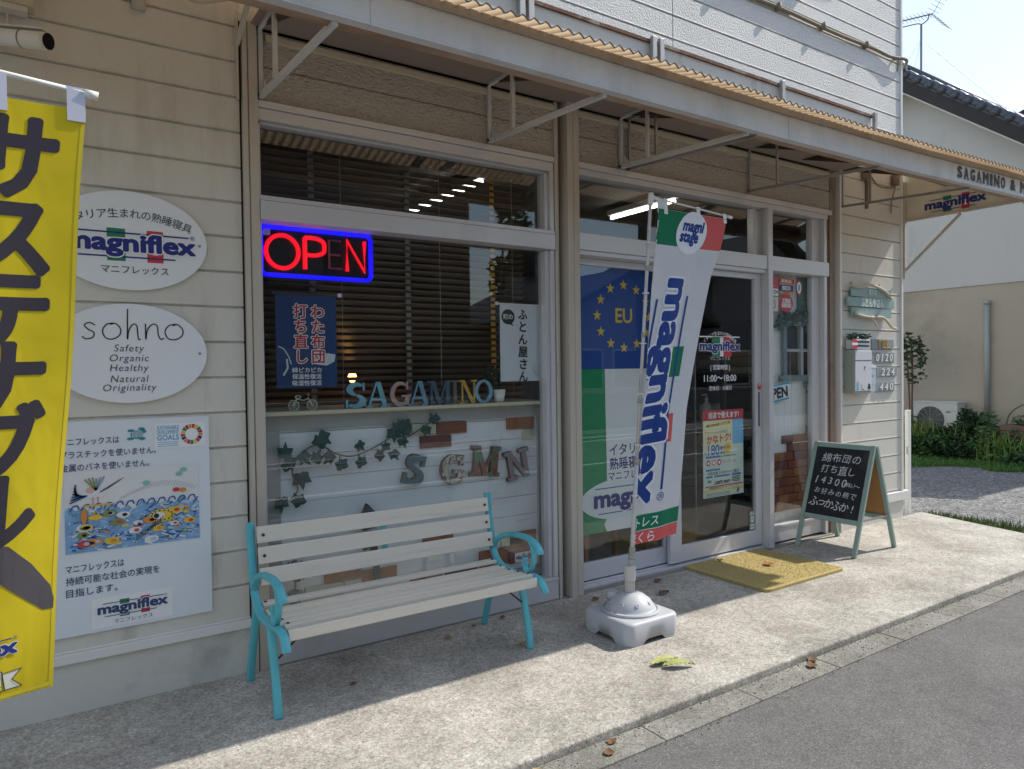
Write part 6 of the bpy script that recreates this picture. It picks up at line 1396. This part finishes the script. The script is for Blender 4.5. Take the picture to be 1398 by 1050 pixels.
# ================================================================== across the street (seen in the window reflections)
M_H1 = mat('beige house render', (.30, .27, .23), .9, var=.08); M_H2 = mat('grey house siding', (.22, .22, .23), .8, var=.08); M_ROOFD = mat('charcoal roof', (.05, .05, .055), .6, var=.2); M_WIN = mat('dark window pane', (.02, .025, .03), .08, spec=.7)
def street_house(label, x0, x1, y0, y1, zw, zr, m, fm=None):
    t = thing('street_house', label, 'house', ((x0+x1)/2, y1, 0)); MB().box(x0, x1, y0, y1, -.05, zw).build('wall', m, t)
    w = MB(); ym = (x0+x1)/2; w.prism([(x0-.6, zw-.1), (ym, zr), (x1+.6, zw-.1), (x1+.6, zw+.1), (ym, zr+.2), (x0-.6, zw+.1)], (0, y0-.6, 0), (1, 0, 0), (0, 0, 1), (0, 1, 0), y1-y0+1.2); w.build('roof', M_ROOFD, t)
    MB().prism([(x0, zw), (ym, zr-.05), (x1, zw)], (0, y1-.1, 0), (1, 0, 0), (0, 0, 1), (0, 1, 0), .1).build('gable', m, t)
    for k in range(3):
        xx = x0+(x1-x0)*(.2+.3*k)
        for z in (.9, 3.5):
            if z+1.2 < zw: wn = MB().box(xx-.7, xx+.7, y1-.02, y1+.03, z, z+1.3).build('window', fm or M_WHITE, t); MB().box(xx-.63, xx+.63, y1+.031, y1+.036, z+.07, z+1.23).build('pane', M_WIN, wn)
street_house('beige gabled house across the street reflected in the door', 13.0, 19.0, -20, -13, 3.0, 4.6, M_H1)
street_house('tall dark brown house across the street reflected in the display window', .5, 9.6, -22, -12.2, 8.0, 10.5, mat('dark brown house cladding', (.10, .085, .07), .8, var=.15), M_FBOARD)
street_house('grey gabled house across the street reflected beside a beige one', 20.5, 27, -21, -13.5, 4.6, 6.6, M_H2)
street_house('low grey house across the street beyond the tall dark house', -8, -1, -21, -14, 3.2, 4.6, M_H2)
street_house('beige house further along the street in the reflections', 28, 36, -21, -13, 4.8, 6.8, M_H1)
t = thing('block_wall', 'long grey block wall on the far side of the street', 'wall', (10, -10.5, 0)); MB().box(-20, 60, -10.6, -10.45, -.05, .9).build('blocks', mat('grey block', (.20, .20, .19), .9, var=.15, vscale=2), t); MB().box(-20, 60, -10.63, -10.42, .901, .96).build('coping', mat('pale coping', (.42, .42, .40), .9), t)
t = thing('utility_pole', 'grey concrete utility pole across the street seen in the reflections', 'utility pole', (13.3, -9.6, 0)); MB().lathe((13.3, -9.6, -.05), [(.17, 0), (.11, 10), (.001, 10)], 14).build('pole', mat('grey pole concrete', (.10, .10, .10), .9), t); w = MB()
for z in (8.2, 9.2): w.box(12.6, 14.0, -9.66, -9.55, z, z+.09)
w.build('crossarm', M_GALV, t)
w = MB()
for k, (z, y) in enumerate(((9.3, -9.6), (9.3, -9.2), (8.3, -9.5), (7.2, -9.6), (6.6, -9.7), (6.5, -9.5))):
    for xa, xb in ((-30, 13.3), (13.3, 56)): w.tube([(xa+(xb-xa)*i/12, y, z-1.0*(1-((i-6)/6)**2)*.8) for i in range(13)], .014, 5)
w.build('cable', INK, t)
for i, (x, y, r, hgt, lb) in enumerate(((10.9, -12.0, .85, 6.6, 'tall leafy tree across the road at the corner of the dark brown house'), (3.2, -11.6, 1.1, 5.0, 'smaller leafy tree across the road in front of the dark brown house'))):
    t = thing('street_tree', lb, 'tree', (x, y, 0)); rg = random.Random(60+i); w = MB(); w.tube(crom([(x, y, -.05), (x+.1, y, hgt*.35), (x, y+.1, hgt*.7)]), .12, 8, scale=None); w.build('trunk', M_STEM, t)
    w = MB()
    for k in range(12): leaf_ball(w, (x+rg.uniform(-.7, .7)*r, y+rg.uniform(-.6, .6)*r, hgt*rg.uniform(.5, 1.)), (r*.5, r*.5, r*.42), 130, .13, rg)
    w.build('crown', [G_MD], t, recalc=False)
